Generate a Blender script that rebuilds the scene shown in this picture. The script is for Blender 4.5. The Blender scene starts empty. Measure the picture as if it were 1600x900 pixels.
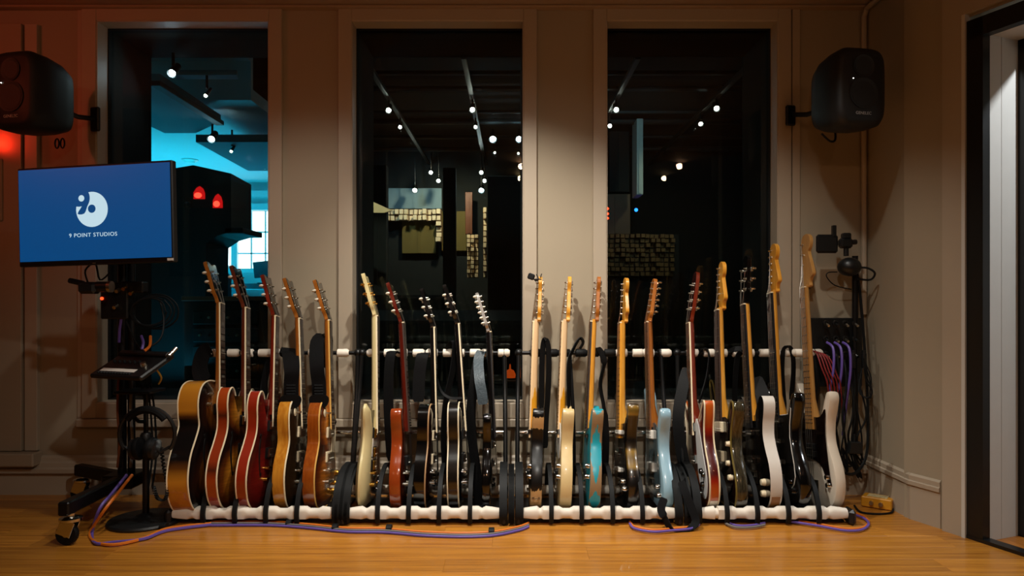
import bpy, bmesh, math, random
from mathutils import Vector as V, Matrix as MX
random.seed(7)
SC = bpy.context.scene
COL = SC.collection
R = math.radians
pi = math.pi

# ------------------------------------------------------------------ camera
CAMY, CAMZ, F = -3.06, 0.98, 1100.0
cam = bpy.data.cameras.new('camera'); camo = bpy.data.objects.new('camera', cam); COL.objects.link(camo)
camo.location = (0, CAMY, CAMZ); camo.rotation_euler = (pi/2, 0, 0)
cam.sensor_width = 36; cam.lens = 36*F/1600; cam.shift_y = 16/1600; cam.clip_start = 0.05
SC.camera = camo

def at(px, py, y):
    "layout helper: real-world point at depth y for a measured pixel of the 1600x900 frame"
    d = y-CAMY
    return V(((px-800)*d/F, y, CAMZ-(py-466)*d/F))

# ------------------------------------------------------------------ world, exposure, lights
w = bpy.data.worlds.new('world'); SC.world = w; w.use_nodes = True
w.node_tree.nodes['Background'].inputs[0].default_value = (0.30, 0.24, 0.2, 1)
w.node_tree.nodes['Background'].inputs[1].default_value = 0.0
SC.view_settings.view_transform = 'Standard'; SC.view_settings.look = 'None'
SC.view_settings.exposure = 0.93; SC.view_settings.gamma = 1.0; SC.view_settings.use_curve_mapping = False

def aim(o, tgt):
    o.rotation_euler = (V(tgt)-o.location).to_track_quat('-Z', 'Y').to_euler()
def spot(name, loc, tgt, power, col, angle=110, blend=0.6, size=0.03):
    l = bpy.data.lights.new(name, 'SPOT'); l.energy = power; l.color = col; l.spot_size = R(angle); l.spot_blend = blend
    l.shadow_soft_size = size
    o = bpy.data.objects.new(name, l); COL.objects.link(o); o.location = loc; aim(o, tgt); return o
def area(name, loc, tgt, power, col, sx, sy):
    l = bpy.data.lights.new(name, 'AREA'); l.energy = power; l.color = col; l.shape = 'RECTANGLE'; l.size = sx; l.size_y = sy
    o = bpy.data.objects.new(name, l); COL.objects.link(o); o.location = loc; aim(o, tgt); return o
WARM = (1.0, 0.74, 0.50)
NEUT = (1.0, 0.95, 0.86)
# ceiling downlights of the recording room, plus added fill spots
spot('downlight_rack', (-0.15, -0.42, 2.40), (0.05, 0.10, 0.0), 96, NEUT, 96, 1.0, 0.03)
spot('downlight_front', (0.35, -2.2, 2.40), (0.0, -0.75, 0.0), 52, NEUT, 108, 1.0, 0.035)
spot('downlight_right', (0.95, -0.55, 2.40), (0.95, 0.05, 0.0), 24, NEUT, 96, 0.9, 0.03)
for gx, gp in ((-1.7, 6.0), (0.1, 9.0), (1.8, 3.0)): spot('warm_fill', (gx, -3.4, 2.40), (gx*0.75, 0.46, 0.5), gp, (1.0, 0.52, 0.27), 120, 1.0, 0.03)  # added warm spots standing in for ambient light on the walls
spot('left_fill', (-0.85, -0.60, 2.40), (-1.05, 0.1, 0.0), 20, NEUT, 100, 0.9, 0.03)  # added spot that lifts the left side and evens out the guitars
# red accent lamp on the wall behind the loudspeaker, cool lamp in the lobby
spot('red_accent', (-2.54, 0.38, 1.74), (-2.50, 0.46, 1.78), 0.55, (1.0, 0.03, 0.01), 160, 1.0, 0.03)
spot('red_wash', (-3.2, -1.2, 2.2), (-2.0, 0.46, 1.9), 9.0, (1.0, 0.12, 0.05), 80, 1.0, 0.05)
spot('lobby_lamp', (2.75, -0.75, 2.35), (2.15, -0.15, 0.9), 38, (0.88, 0.94, 1.0), 120, 0.4, 0.04)
# the live room behind the glass
area('cyan_wash', (-3.6, 4.4, 0.9), (-3.2, 4.2, 2.5), 38, (0.02, 0.62, 0.95), 1.8, 1.6)
area('cyan_wash_near', (-2.4, 1.6, 0.5), (-2.5, 2.2, 2.4), 1.2, (0.02, 0.55, 0.9), 0.8, 0.6)
spot('diffuser_spot', (-0.72, 5.34, 2.7), (-0.85, 6.3, 1.5), 48, (1.0, 0.78, 0.54), 120, 0.7, 0.05)
spot('piano_fill', (-1.0, 2.2, 2.7), (-1.26, 3.6, 1.80), 60, (1.0, 0.85, 0.6), 30, 0.6, 0.03)  # added spot that brightens the piano lid
spot('alcove_spot', (-1.35, 5.3, 2.65), (-1.3, 6.5, 2.2), 9, (0.55, 0.82, 1.0), 90, 0.8, 0.05)
spot('block_wall_spot', (1.9, 4.0, 2.65), (1.6, 6.2, 1.4), 9, (1.0, 0.78, 0.5), 80, 0.9, 0.05)
spot('column_spot', (1.2, 2.6, 2.6), (1.45, 5.2, 2.3), 16, (0.75, 0.92, 1.0), 60, 0.8, 0.05)

area('live_room_fill', (0.4, 3.6, 1.9), (0.4, 4.2, 3.0), 0.8, (0.75, 0.95, 1.0), 2.5, 1.0)  # added area fill so the ceiling pipes show, no real fixture

# ------------------------------------------------------------------ materials
def lin(h):
    if isinstance(h, str):
        c = [int(h[i:i+2], 16)/255 for i in (0, 2, 4)]
        return tuple(x/12.92 if x <= 0.04045 else ((x+0.055)/1.055)**2.4 for x in c)
    return tuple(h)
MATS = {}
def mat(name, col, rough=0.5, metal=0.0, var=0.12, scale=18.0, bump=0.0, bscale=120.0, coat=0.0, stretch=(1, 1, 1), emit=None, estr=0.0, spec=0.5):
    if name in MATS: return MATS[name]
    c = lin(col)
    m = bpy.data.materials.new(name); m.use_nodes = True
    nt = m.node_tree; n = nt.nodes; L = nt.links; b = n['Principled BSDF']
    tc = n.new('ShaderNodeTexCoord'); mp = n.new('ShaderNodeMapping'); mp.inputs['Scale'].default_value = stretch
    L.new(tc.outputs['Object'], mp.inputs[0])
    nz = n.new('ShaderNodeTexNoise'); nz.inputs['Scale'].default_value = scale; nz.inputs['Detail'].default_value = 4
    L.new(mp.outputs[0], nz.inputs['Vector'])
    mr = n.new('ShaderNodeMix'); mr.data_type = 'RGBA'
    mr.inputs[6].default_value = (*[x*(1-var) for x in c], 1); mr.inputs[7].default_value = (*[min(1, x*(1+var)) for x in c], 1)
    L.new(nz.outputs['Fac'], mr.inputs[0]); L.new(mr.outputs[2], b.inputs['Base Color'])
    b.inputs['Roughness'].default_value = rough; b.inputs['Metallic'].default_value = metal
    b.inputs['Coat Weight'].default_value = coat; b.inputs['Coat Roughness'].default_value = 0.08; b.inputs['Specular IOR Level'].default_value = spec
    if bump:
        nb = n.new('ShaderNodeTexNoise'); nb.inputs['Scale'].default_value = bscale; nb.inputs['Detail'].default_value = 3
        L.new(mp.outputs[0], nb.inputs['Vector'])
        bp = n.new('ShaderNodeBump'); bp.inputs['Strength'].default_value = bump; bp.inputs['Distance'].default_value = 0.002
        L.new(nb.outputs['Fac'], bp.inputs['Height']); L.new(bp.outputs[0], b.inputs['Normal'])
    if emit:
        b.inputs['Emission Color'].default_value = (*lin(emit), 1); b.inputs['Emission Strength'].default_value = estr
    MATS[name] = m
    return m

def burst(name, stops, lob, rough=0.16, flame=0.0, stretch_side=None):
    """lacquer finish whose colour runs from the middle of the wood out to the rim (a sprayed sunburst).
    lob: two ellipses (cx,cy,rx,ry) in guitar space; stops: (pos,hex)"""
    if name in MATS: return MATS[name]
    m = bpy.data.materials.new(name); m.use_nodes = True
    nt = m.node_tree; n = nt.nodes; L = nt.links; b = n['Principled BSDF']
    tc = n.new('ShaderNodeTexCoord'); outs = []
    for cx, cy, rx, ry in lob:
        mp = n.new('ShaderNodeMapping'); mp.inputs['Location'].default_value = (-cx/rx, -cy/ry, 0); mp.inputs['Scale'].default_value = (1/rx, 1/ry, 0)
        L.new(tc.outputs['Object'], mp.inputs[0])
        ln = n.new('ShaderNodeVectorMath'); ln.operation = 'LENGTH'; L.new(mp.outputs[0], ln.inputs[0]); outs.append(ln.outputs['Value'])
    mn = n.new('ShaderNodeMath'); mn.operation = 'SMOOTH_MIN'; mn.inputs[2].default_value = 0.3
    L.new(outs[0], mn.inputs[0]); L.new(outs[1], mn.inputs[1])
    cr = n.new('ShaderNodeValToRGB'); e = cr.color_ramp.elements
    while len(e) < len(stops): e.new(0.5)
    for i, (p, h) in enumerate(stops):
        e[i].position = p; e[i].color = (*lin(h), 1)
    L.new(mn.outputs[0], cr.inputs[0]); out = cr.outputs[0]
    if flame:
        mp = n.new('ShaderNodeMapping'); mp.inputs['Scale'].default_value = (4, 60, 4); L.new(tc.outputs['Object'], mp.inputs[0])
        nz = n.new('ShaderNodeTexNoise'); nz.inputs['Scale'].default_value = 2.0; nz.inputs['Detail'].default_value = 1; nz.inputs['Distortion'].default_value = 0.4
        L.new(mp.outputs[0], nz.inputs[0])
        mr = n.new('ShaderNodeMapRange'); mr.inputs[1].default_value = 0.35; mr.inputs[2].default_value = 0.65; mr.inputs[3].default_value = 1-flame; mr.inputs[4].default_value = 1+flame*0.6
        L.new(nz.outputs['Fac'], mr.inputs[0])
        mu = n.new('ShaderNodeVectorMath'); mu.operation = 'SCALE'; L.new(out, mu.inputs[0]); L.new(mr.outputs[0], mu.inputs['Scale']); out = mu.outputs[0]
    L.new(out, b.inputs['Base Color'])
    b.inputs['Roughness'].default_value = rough+0.15; b.inputs['Coat Weight'].default_value = 0.8; b.inputs['Coat Roughness'].default_value = 0.06
    MATS[name] = m
    return m

def islands(name, paint, wood, isl, zc, zh):
    "bare wood with lens-shaped islands of paint left on it; isl: (y0, half height)"
    if name in MATS: return MATS[name]
    m = bpy.data.materials.new(name); m.use_nodes = True
    nt = m.node_tree; n = nt.nodes; L = nt.links; b = n['Principled BSDF']
    def math_(op, a, c):
        q_ = n.new('ShaderNodeMath'); q_.operation = op
        for i, v in enumerate((a, c)):
            if isinstance(v, (int, float)): q_.inputs[i].default_value = v
            elif v is not None: L.new(v, q_.inputs[i])
        return q_.outputs[0]
    tc = n.new('ShaderNodeTexCoord'); sep = n.new('ShaderNodeSeparateXYZ'); L.new(tc.outputs['Object'], sep.inputs[0])
    mp = n.new('ShaderNodeMapping'); mp.inputs['Scale'].default_value = (40, 40, 130); L.new(tc.outputs['Object'], mp.inputs[0])
    nz = n.new('ShaderNodeTexNoise'); nz.inputs['Scale'].default_value = 1.0; nz.inputs['Detail'].default_value = 5; L.new(mp.outputs[0], nz.inputs[0])
    dz = math_('DIVIDE', math_('ABSOLUTE', math_('SUBTRACT', sep.outputs['Z'], zc), None), zh)
    tot = None
    for y0, h in isl:
        dy = math_('DIVIDE', math_('ABSOLUTE', math_('SUBTRACT', sep.outputs['Y'], y0), None), h)
        v = math_('ADD', dz, math_('POWER', dy, 1.6)); tot = v if tot is None else math_('MINIMUM', tot, v)
    tot = math_('ADD', tot, math_('MULTIPLY', math_('SUBTRACT', nz.outputs['Fac'], .5), 1.3))
    st = n.new('ShaderNodeMapRange'); L.new(tot, st.inputs[0]); st.inputs[1].default_value = .97; st.inputs[2].default_value = 1.03
    mr = n.new('ShaderNodeMix'); mr.data_type = 'RGBA'; mr.inputs[6].default_value = (*lin(paint), 1); mr.inputs[7].default_value = (*lin(wood), 1)
    L.new(st.outputs[0], mr.inputs[0]); L.new(mr.outputs[2], b.inputs['Base Color']); b.inputs['Roughness'].default_value = .35
    MATS[name] = m
    return m

def relic(name, paint, wood, lo, hi, axis=1):
    "worn paint: bare wood shows in ragged patches"
    if name in MATS: return MATS[name]
    m = bpy.data.materials.new(name); m.use_nodes = True
    nt = m.node_tree; n = nt.nodes; L = nt.links; b = n['Principled BSDF']
    tc = n.new('ShaderNodeTexCoord')
    sep = n.new('ShaderNodeSeparateXYZ'); L.new(tc.outputs['Object'], sep.inputs[0])
    mp = n.new('ShaderNodeMapping'); mp.inputs['Scale'].default_value = (60, 14, 120); L.new(tc.outputs['Object'], mp.inputs[0])
    nz = n.new('ShaderNodeTexNoise'); nz.inputs['Scale'].default_value = 1.0; nz.inputs['Detail'].default_value = 5; L.new(mp.outputs[0], nz.inputs[0])
    tot = None
    for y0, hw in zip(lo, hi):
        a = n.new('ShaderNodeMath'); a.operation = 'SUBTRACT'; L.new(sep.outputs['Y'], a.inputs[0]); a.inputs[1].default_value = y0
        ab = n.new('ShaderNodeMath'); ab.operation = 'ABSOLUTE'; L.new(a.outputs[0], ab.inputs[0])
        dv = n.new('ShaderNodeMapRange'); L.new(ab.outputs[0], dv.inputs[0]); dv.inputs[1].default_value = 0; dv.inputs[2].default_value = hw; dv.inputs[3].default_value = 1; dv.inputs[4].default_value = 0
        if tot is None: tot = dv.outputs[0]
        else:
            mx = n.new('ShaderNodeMath'); mx.operation = 'MAXIMUM'; L.new(tot, mx.inputs[0]); L.new(dv.outputs[0], mx.inputs[1]); tot = mx.outputs[0]
    ad = n.new('ShaderNodeMath'); ad.operation = 'ADD'; L.new(tot, ad.inputs[0]); L.new(nz.outputs['Fac'], ad.inputs[1])
    st = n.new('ShaderNodeMapRange'); L.new(ad.outputs[0], st.inputs[0]); st.inputs[1].default_value = 0.86; st.inputs[2].default_value = 0.90
    mr = n.new('ShaderNodeMix'); mr.data_type = 'RGBA'; mr.inputs[6].default_value = (*lin(paint), 1); mr.inputs[7].default_value = (*lin(wood), 1)
    L.new(st.outputs[0], mr.inputs[0]); L.new(mr.outputs[2], b.inputs['Base Color']); b.inputs['Roughness'].default_value = 0.32
    MATS[name] = m
    return m

def wood(name, c1, c2, rough=0.4, stretch=(2, 40, 40), coat=0.0, scale=3.0):
    if name in MATS: return MATS[name]
    m = bpy.data.materials.new(name); m.use_nodes = True
    nt = m.node_tree; n = nt.nodes; L = nt.links; b = n['Principled BSDF']
    tc = n.new('ShaderNodeTexCoord'); mp = n.new('ShaderNodeMapping'); mp.inputs['Scale'].default_value = stretch
    oi = n.new('ShaderNodeObjectInfo'); ad = n.new('ShaderNodeVectorMath'); ad.operation = 'ADD'
    sc = n.new('ShaderNodeVectorMath'); sc.operation = 'SCALE'; sc.inputs['Scale'].default_value = 17.0
    cb = n.new('ShaderNodeCombineXYZ')
    for i in range(3): L.new(oi.outputs['Random'], cb.inputs[i])
    L.new(cb.outputs[0], sc.inputs[0]); L.new(tc.outputs['Object'], ad.inputs[0]); L.new(sc.outputs[0], ad.inputs[1]); L.new(ad.outputs[0], mp.inputs[0])
    nz = n.new('ShaderNodeTexNoise'); nz.inputs['Scale'].default_value = scale; nz.inputs['Detail'].default_value = 6; nz.inputs['Roughness'].default_value = 0.65
    L.new(mp.outputs[0], nz.inputs[0])
    cr = n.new('ShaderNodeValToRGB'); cr.color_ramp.elements[0].position = 0.3; cr.color_ramp.elements[1].position = 0.7
    cr.color_ramp.elements[0].color = (*lin(c1), 1); cr.color_ramp.elements[1].color = (*lin(c2), 1)
    L.new(nz.outputs['Fac'], cr.inputs[0])
    hs = n.new('ShaderNodeHueSaturation'); mr = n.new('ShaderNodeMapRange'); mr.inputs[3].default_value = 0.86; mr.inputs[4].default_value = 1.12
    L.new(oi.outputs['Random'], mr.inputs[0]); L.new(mr.outputs[0], hs.inputs['Value']); L.new(cr.outputs[0], hs.inputs['Color'])
    L.new(hs.outputs[0], b.inputs['Base Color']); b.inputs['Roughness'].default_value = rough; b.inputs['Coat Weight'].default_value = coat
    MATS[name] = m
    return m

def glassmat(name, refl=1.0):
    m = bpy.data.materials.new(name); m.use_nodes = True
    nt = m.node_tree; n = nt.nodes; L = nt.links
    n.remove(n['Principled BSDF'])
    t = n.new('ShaderNodeBsdfTransparent'); t.inputs[0].default_value = (0.90, 0.96, 0.95, 1)
    g = n.new('ShaderNodeBsdfGlossy'); g.inputs['Roughness'].default_value = 0.0
    fr = n.new('ShaderNodeFresnel'); fr.inputs[0].default_value = 1.42
    mx = n.new('ShaderNodeMixShader'); L.new(fr.outputs[0], mx.inputs[0]); L.new(t.outputs[0], mx.inputs[1]); L.new(g.outputs[0], mx.inputs[2])
    L.new(mx.outputs[0], n['Material Output'].inputs[0])
    return m
def emitmat(name, col, s):
    m = bpy.data.materials.new(name); m.use_nodes = True
    n = m.node_tree.nodes; b = n['Principled BSDF']; b.inputs['Base Color'].default_value = (0.02, 0.02, 0.02, 1)
    b.inputs['Emission Color'].default_value = (*lin(col), 1); b.inputs['Emission Strength'].default_value = s; b.inputs['Roughness'].default_value = 0.3
    return m

wallm = mat('wall_paint', 'A0937D', 0.75, var=0.05, scale=3, bump=0.06, bscale=160)
trimm = mat('trim_paint', 'AC9E8A', 0.5, var=0.04, scale=4, bump=0.02)
panelm = mat('panel_paint', '9E8E78', 0.6, var=0.05, scale=4)
ceilm = mat('ceiling_paint', 'A08870', 0.8, var=0.05)
felt = mat('black_lining', '050505', 0.95, var=0.2, scale=60)
blackpaint = mat('black_paint', '0C0D0D', 0.45, var=0.2)
blackrub = mat('black_rubber', '0B0D0E', 0.6, var=0.2, scale=40, spec=0.25)
blackplastic = mat('black_plastic', '101213', 0.4, var=0.2, scale=40, bump=0.05)
blackmetal = mat('black_metal', '0E0F10', 0.38, metal=0.3, var=0.15)
grid = mat('grey_grille', '1E2224', 0.6, var=0.3, scale=300)
foamw = mat('white_foam', 'E8DFD0', 0.6, var=0.05, scale=20, bump=0.05)
chrome = mat('chrome', 'D8D6D0', 0.14, metal=1.0, var=0.04)
nickel = mat('aged_nickel', 'C9C3B4', 0.28, metal=1.0, var=0.1)
gold = mat('gold_plate', 'D3A24A', 0.25, metal=1.0, var=0.1)
steel = mat('string_steel', 'BDB8AE', 0.3, metal=1.0, var=0.02)
cream = mat('cream_plastic', 'E6D6B4', 0.35, var=0.06, scale=30)
pearl = mat('pearl_button', 'E9E2CF', 0.25, var=0.1, scale=60)
whitep = mat('white_plastic', 'E8E4DA', 0.35, var=0.04)
leather = mat('black_leather', '070708', 0.6, var=0.25, scale=60, bump=0.3, bscale=200, spec=0.18)
webbing = mat('strap_webbing', '0C0D0F', 0.75, var=0.25, scale=150, bump=0.3, bscale=400, spec=0.15)
tooled = mat('tooled_leather', '3A464D', 0.5, var=0.5, scale=70, bump=0.8, bscale=110)
brassm = mat('brass', 'B48A3C', 0.3, metal=1.0)
stitch = mat('tan_stitch', '8A6A4A', 0.7)

# ------------------------------------------------------------------ mesh builder
class MB:
    def __init__(s): s.v = []; s.f = []; s.mi = []; s.xf = MX(); s.m = 0
    def add(s, vs, fs):
        o = len(s.v); s.v += [tuple(s.xf @ V(p)) for p in vs]
        for f in fs: s.f.append([i+o for i in f]); s.mi.append(s.m)
        return s
    def box(s, c, d, b=0.0, rot=None):
        c = V(c); hx, hy, hz = d[0]/2, d[1]/2, d[2]/2
        b = min(b, hx*.95, hy*.95, hz*.95); q = rot or MX()
        if b <= 0:
            vs = [(x*hx, y*hy, z*hz) for x in (-1, 1) for y in (-1, 1) for z in (-1, 1)]
            fs = [(0, 1, 3, 2), (4, 6, 7, 5), (0, 4, 5, 1), (2, 3, 7, 6), (0, 2, 6, 4), (1, 5, 7, 3)]
        else:
            vs = []; ix = {}
            for x in (-1, 1):
                for y in (-1, 1):
                    for z in (-1, 1):
                        for a in range(3):
                            p = [x*(hx-b), y*(hy-b), z*(hz-b)]; p[a] = (x*hx, y*hy, z*hz)[a]
                            ix[(x, y, z, a)] = len(vs); vs.append(tuple(p))
            fs = []
            for a in range(3):
                u, w_ = [(1, 2), (0, 2), (0, 1)][a]
                for sg in (-1, 1):
                    q4 = []
                    for (i, j) in ((-1, -1), (1, -1), (1, 1), (-1, 1)):
                        k = [0, 0, 0]; k[a] = sg; k[u] = i; k[w_] = j; q4.append(ix[(*k, a)])
                    fs.append(q4)
            for a in range(3):
                u, w_ = [(1, 2), (0, 2), (0, 1)][a]
                for i in (-1, 1):
                    for j in (-1, 1):
                        k0 = [0]*3; k1 = [0]*3; k0[a] = -1; k1[a] = 1
                        for k in (k0, k1): k[u] = i; k[w_] = j
                        fs.append([ix[(*k0, u)], ix[(*k1, u)], ix[(*k1, w_)], ix[(*k0, w_)]])
            for x in (-1, 1):
                for y in (-1, 1):
                    for z in (-1, 1): fs.append([ix[(x, y, z, a)] for a in range(3)])
        vs = [c+(q.to_3x3() @ V(p)) for p in vs]
        return s.add(vs, fs)
    def cyl(s, p0, p1, r0, r1=None, n=12, caps=True):
        return s.tube([p0, p1], [r0, r0 if r1 is None else r1], n, caps=caps)
    def tube(s, path, r, n=8, closed=False, caps=True, flat=None):
        P = [V(p) for p in path]; k = len(P)
        rr = r if isinstance(r, (list, tuple)) else [r]*k
        T = []
        for i in range(k):
            a = P[(i-1) % k] if (closed or i > 0) else P[i]; b = P[(i+1) % k] if (closed or i < k-1) else P[i]
            t = (b-a); T.append(t.normalized() if t.length > 1e-9 else V((0, 0, 1)))
        up = V((0, 0, 1)) if abs(T[0].z) < 0.9 else V((1, 0, 0))
        nrm = (up-T[0]*up.dot(T[0])).normalized(); vs = []
        for i in range(k):
            nrm = nrm-T[i]*nrm.dot(T[i])
            if nrm.length < 1e-6: nrm = T[i].orthogonal()
            nrm.normalize(); bn = T[i].cross(nrm)
            for j in range(n):
                a = 2*pi*j/n; vs.append(P[i]+(nrm*math.cos(a)+bn*math.sin(a))*rr[i])
        fs = []
        for i in range(k if closed else k-1):
            for j in range(n):
                i2 = (i+1) % k; fs.append([i*n+j, i*n+(j+1) % n, i2*n+(j+1) % n, i2*n+j])
        if caps and not closed: fs += [list(range(n))[::-1], [(k-1)*n+j for j in range(n)]]
        return s.add(vs, fs)
    def lathe(s, prof, c=(0, 0, 0), axis='Z', n=20, caps=True):
        vs = []; fs = []; k = len(prof)
        for r, h in prof:
            for j in range(n):
                a = 2*pi*j/n; x, y = r*math.cos(a), r*math.sin(a)
                p = {'Z': (x, y, h), 'X': (h, x, y), 'Y': (y, h, x)}[axis]; vs.append(V(p)+V(c))
        for i in range(k-1):
            for j in range(n): fs.append([i*n+j, i*n+(j+1) % n, (i+1)*n+(j+1) % n, (i+1)*n+j])
        if caps: fs += [list(range(n))[::-1], [(k-1)*n+j for j in range(n)]]
        return s.add(vs, fs)
    def prism(s, pts, z0, z1, b=0.0):
        n = len(pts)
        if b:
            ip = inset(pts, b); rows = [[(x, y, z0) for x, y in ip], [(x, y, z0+b) for x, y in pts], [(x, y, z1-b) for x, y in pts], [(x, y, z1) for x, y in ip]]
        else: rows = [[(x, y, z0) for x, y in pts], [(x, y, z1) for x, y in pts]]
        vs = [p for r_ in rows for p in r_]; fs = [list(range(n))[::-1], [(len(rows)-1)*n+j for j in range(n)]]
        for i in range(len(rows)-1):
            for j in range(n): fs.append([i*n+j, i*n+(j+1) % n, (i+1)*n+(j+1) % n, (i+1)*n+j])
        return s.add(vs, fs)
    def ball(s, c, r, n=12, k=8):
        r = (r, r, r) if not isinstance(r, (tuple, list)) else r
        vs = []; fs = []
        for i in range(1, k):
            for j in range(n):
                a = pi*i/k; b = 2*pi*j/n; vs.append((c[0]+r[0]*math.sin(a)*math.cos(b), c[1]+r[1]*math.sin(a)*math.sin(b), c[2]+r[2]*math.cos(a)))
        top = len(vs); vs += [(c[0], c[1], c[2]+r[2]), (c[0], c[1], c[2]-r[2])]
        for i in range(k-2):
            for j in range(n): fs.append([i*n+j, (i+1)*n+j, (i+1)*n+(j+1) % n, i*n+(j+1) % n])
        for j in range(n): fs += [[top, j, (j+1) % n], [top+1, (k-2)*n+(j+1) % n, (k-2)*n+j]]
        return s.add(vs, fs)
    def ribbon(s, path, wid, w, t=0.003):
        P = [V(p) for p in path]; k = len(P); vs = []; fs = []
        for i in range(k):
            T = (P[min(i+1, k-1)]-P[max(i-1, 0)]).normalized()
            d = V(wid[i] if isinstance(wid, list) else wid); d = (d-T*d.dot(T)).normalized(); nn = T.cross(d)
            ww = w[i] if isinstance(w, (list, tuple)) else w
            for a, b in ((-1, -1), (1, -1), (1, 1), (-1, 1)): vs.append(P[i]+d*(a*ww/2)+nn*(b*t/2))
        for i in range(k-1):
            for j in range(4): fs.append([i*4+j, i*4+(j+1) % 4, i*4+4+(j+1) % 4, i*4+4+j])
        fs += [[3, 2, 1, 0], [k*4-4, k*4-3, k*4-2, k*4-1]]
        return s.add(vs, fs)
    def build(s, name, mats, parent=None, smooth=35, fix=True):
        me = bpy.data.meshes.new(name)
        me.from_pydata(s.v, [], s.f)
        mats = mats if isinstance(mats, (list, tuple)) else [mats]
        for m in mats: me.materials.append(m)
        me.polygons.foreach_set('material_index', s.mi)
        if fix:
            bm = bmesh.new(); bm.from_mesh(me); bmesh.ops.recalc_face_normals(bm, faces=bm.faces); bm.to_mesh(me); bm.free()
        if smooth:
            me.polygons.foreach_set('use_smooth', [True]*len(me.polygons)); me.set_sharp_from_angle(angle=R(smooth))
        o = bpy.data.objects.new(name, me); COL.objects.link(o)
        if parent: o.parent = parent
        return o
def inset(pts, d):
    n = len(pts); area2 = sum(pts[i][0]*pts[(i+1) % n][1]-pts[(i+1) % n][0]*pts[i][1] for i in range(n)); sg = 1 if area2 > 0 else -1
    out = []
    for i in range(n):
        a = V(pts[i-1]); b = V(pts[(i+1) % n]); t = (b-a); t = t.normalized() if t.length > 1e-9 else V((1, 0)); out.append((pts[i][0]-t.y*d*sg, pts[i][1]+t.x*d*sg))
    return out
def crom(pts, per=4, closed=True):
    P = [V(p) for p in pts]; n = len(P); out = []
    rng = range(n) if closed else range(n-1)
    for i in rng:
        p0, p1, p2, p3 = (P[(i-1) % n], P[i], P[(i+1) % n], P[(i+2) % n]) if closed else (P[max(i-1, 0)], P[i], P[i+1], P[min(i+2, n-1)])
        for j in range(per):
            t = j/per; out.append(0.5*((2*p1)+(p2-p0)*t+(2*p0-5*p1+4*p2-p3)*t*t+(3*p1-p0-3*p2+p3)*t**3))
    if not closed: out.append(P[-1])
    return out
def empty(name, loc=(0, 0, 0), rz=0.0):
    o = bpy.data.objects.new(name, None); COL.objects.link(o); o.location = loc; o.rotation_euler = (0, 0, rz); o.empty_display_size = 0.05; return o
def tag(o, label, cat, group=None, kind=None):
    o['label'] = label; o['category'] = cat
    if group: o['group'] = group
    if kind: o['kind'] = kind
    return o
def struct(o, label, cat): return tag(o, label, cat, kind='structure')
def B(name, m, parent, *boxes, b=0.0):
    mb = MB()
    for (x0, x1, y0, y1, z0, z1) in boxes: mb.box(((x0+x1)/2, (y0+y1)/2, (z0+z1)/2), (abs(x1-x0), abs(y1-y0), abs(z1-z0)), b)
    return mb.build(name, m, parent, smooth=0)
# ================================================================== THE ROOM
YW, YC = 0.46, 0.44          # wall face, casing face
CEIL = 2.43
# ---- floor of narrow boards
fl = struct(B('floor', mat('subfloor', '2A1608', 0.8), None, (-3.6, 3.6, -5.0, 0.62, -0.06, -0.006)), 'golden brown wooden board floor of the studio', 'floor')
plankm = wood('bamboo_board', '94581A', 'CC8A30', 0.33, (0.9, 26, 26), 0.15, 2.2)
pw = 0.128; row = 0; y = YW-pw/2+0.02
meshes = {}
while y > -4.6:
    x = -3.3-random.random()*1.2
    while x < 3.3:
        L_ = 1.83
        if L_ not in meshes:
            mb = MB(); mb.box((0, 0, -0.008), (L_-0.0004, pw-0.0005, 0.016), 0.0004); o = mb.build('plank', plankm, fl, smooth=0); meshes[L_] = o.data
        else:
            o = bpy.data.objects.new('plank', meshes[L_]); COL.objects.link(o); o.parent = fl
        o.location = (x+L_/2, y, 0); x += L_
    y -= pw; row += 1

struct(B('ceiling', ceilm, None, (-3.6, 3.6, -5.0, YW+0.5, CEIL, CEIL+0.08)), 'dim beige plastered ceiling above the windows', 'ceiling')

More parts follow.
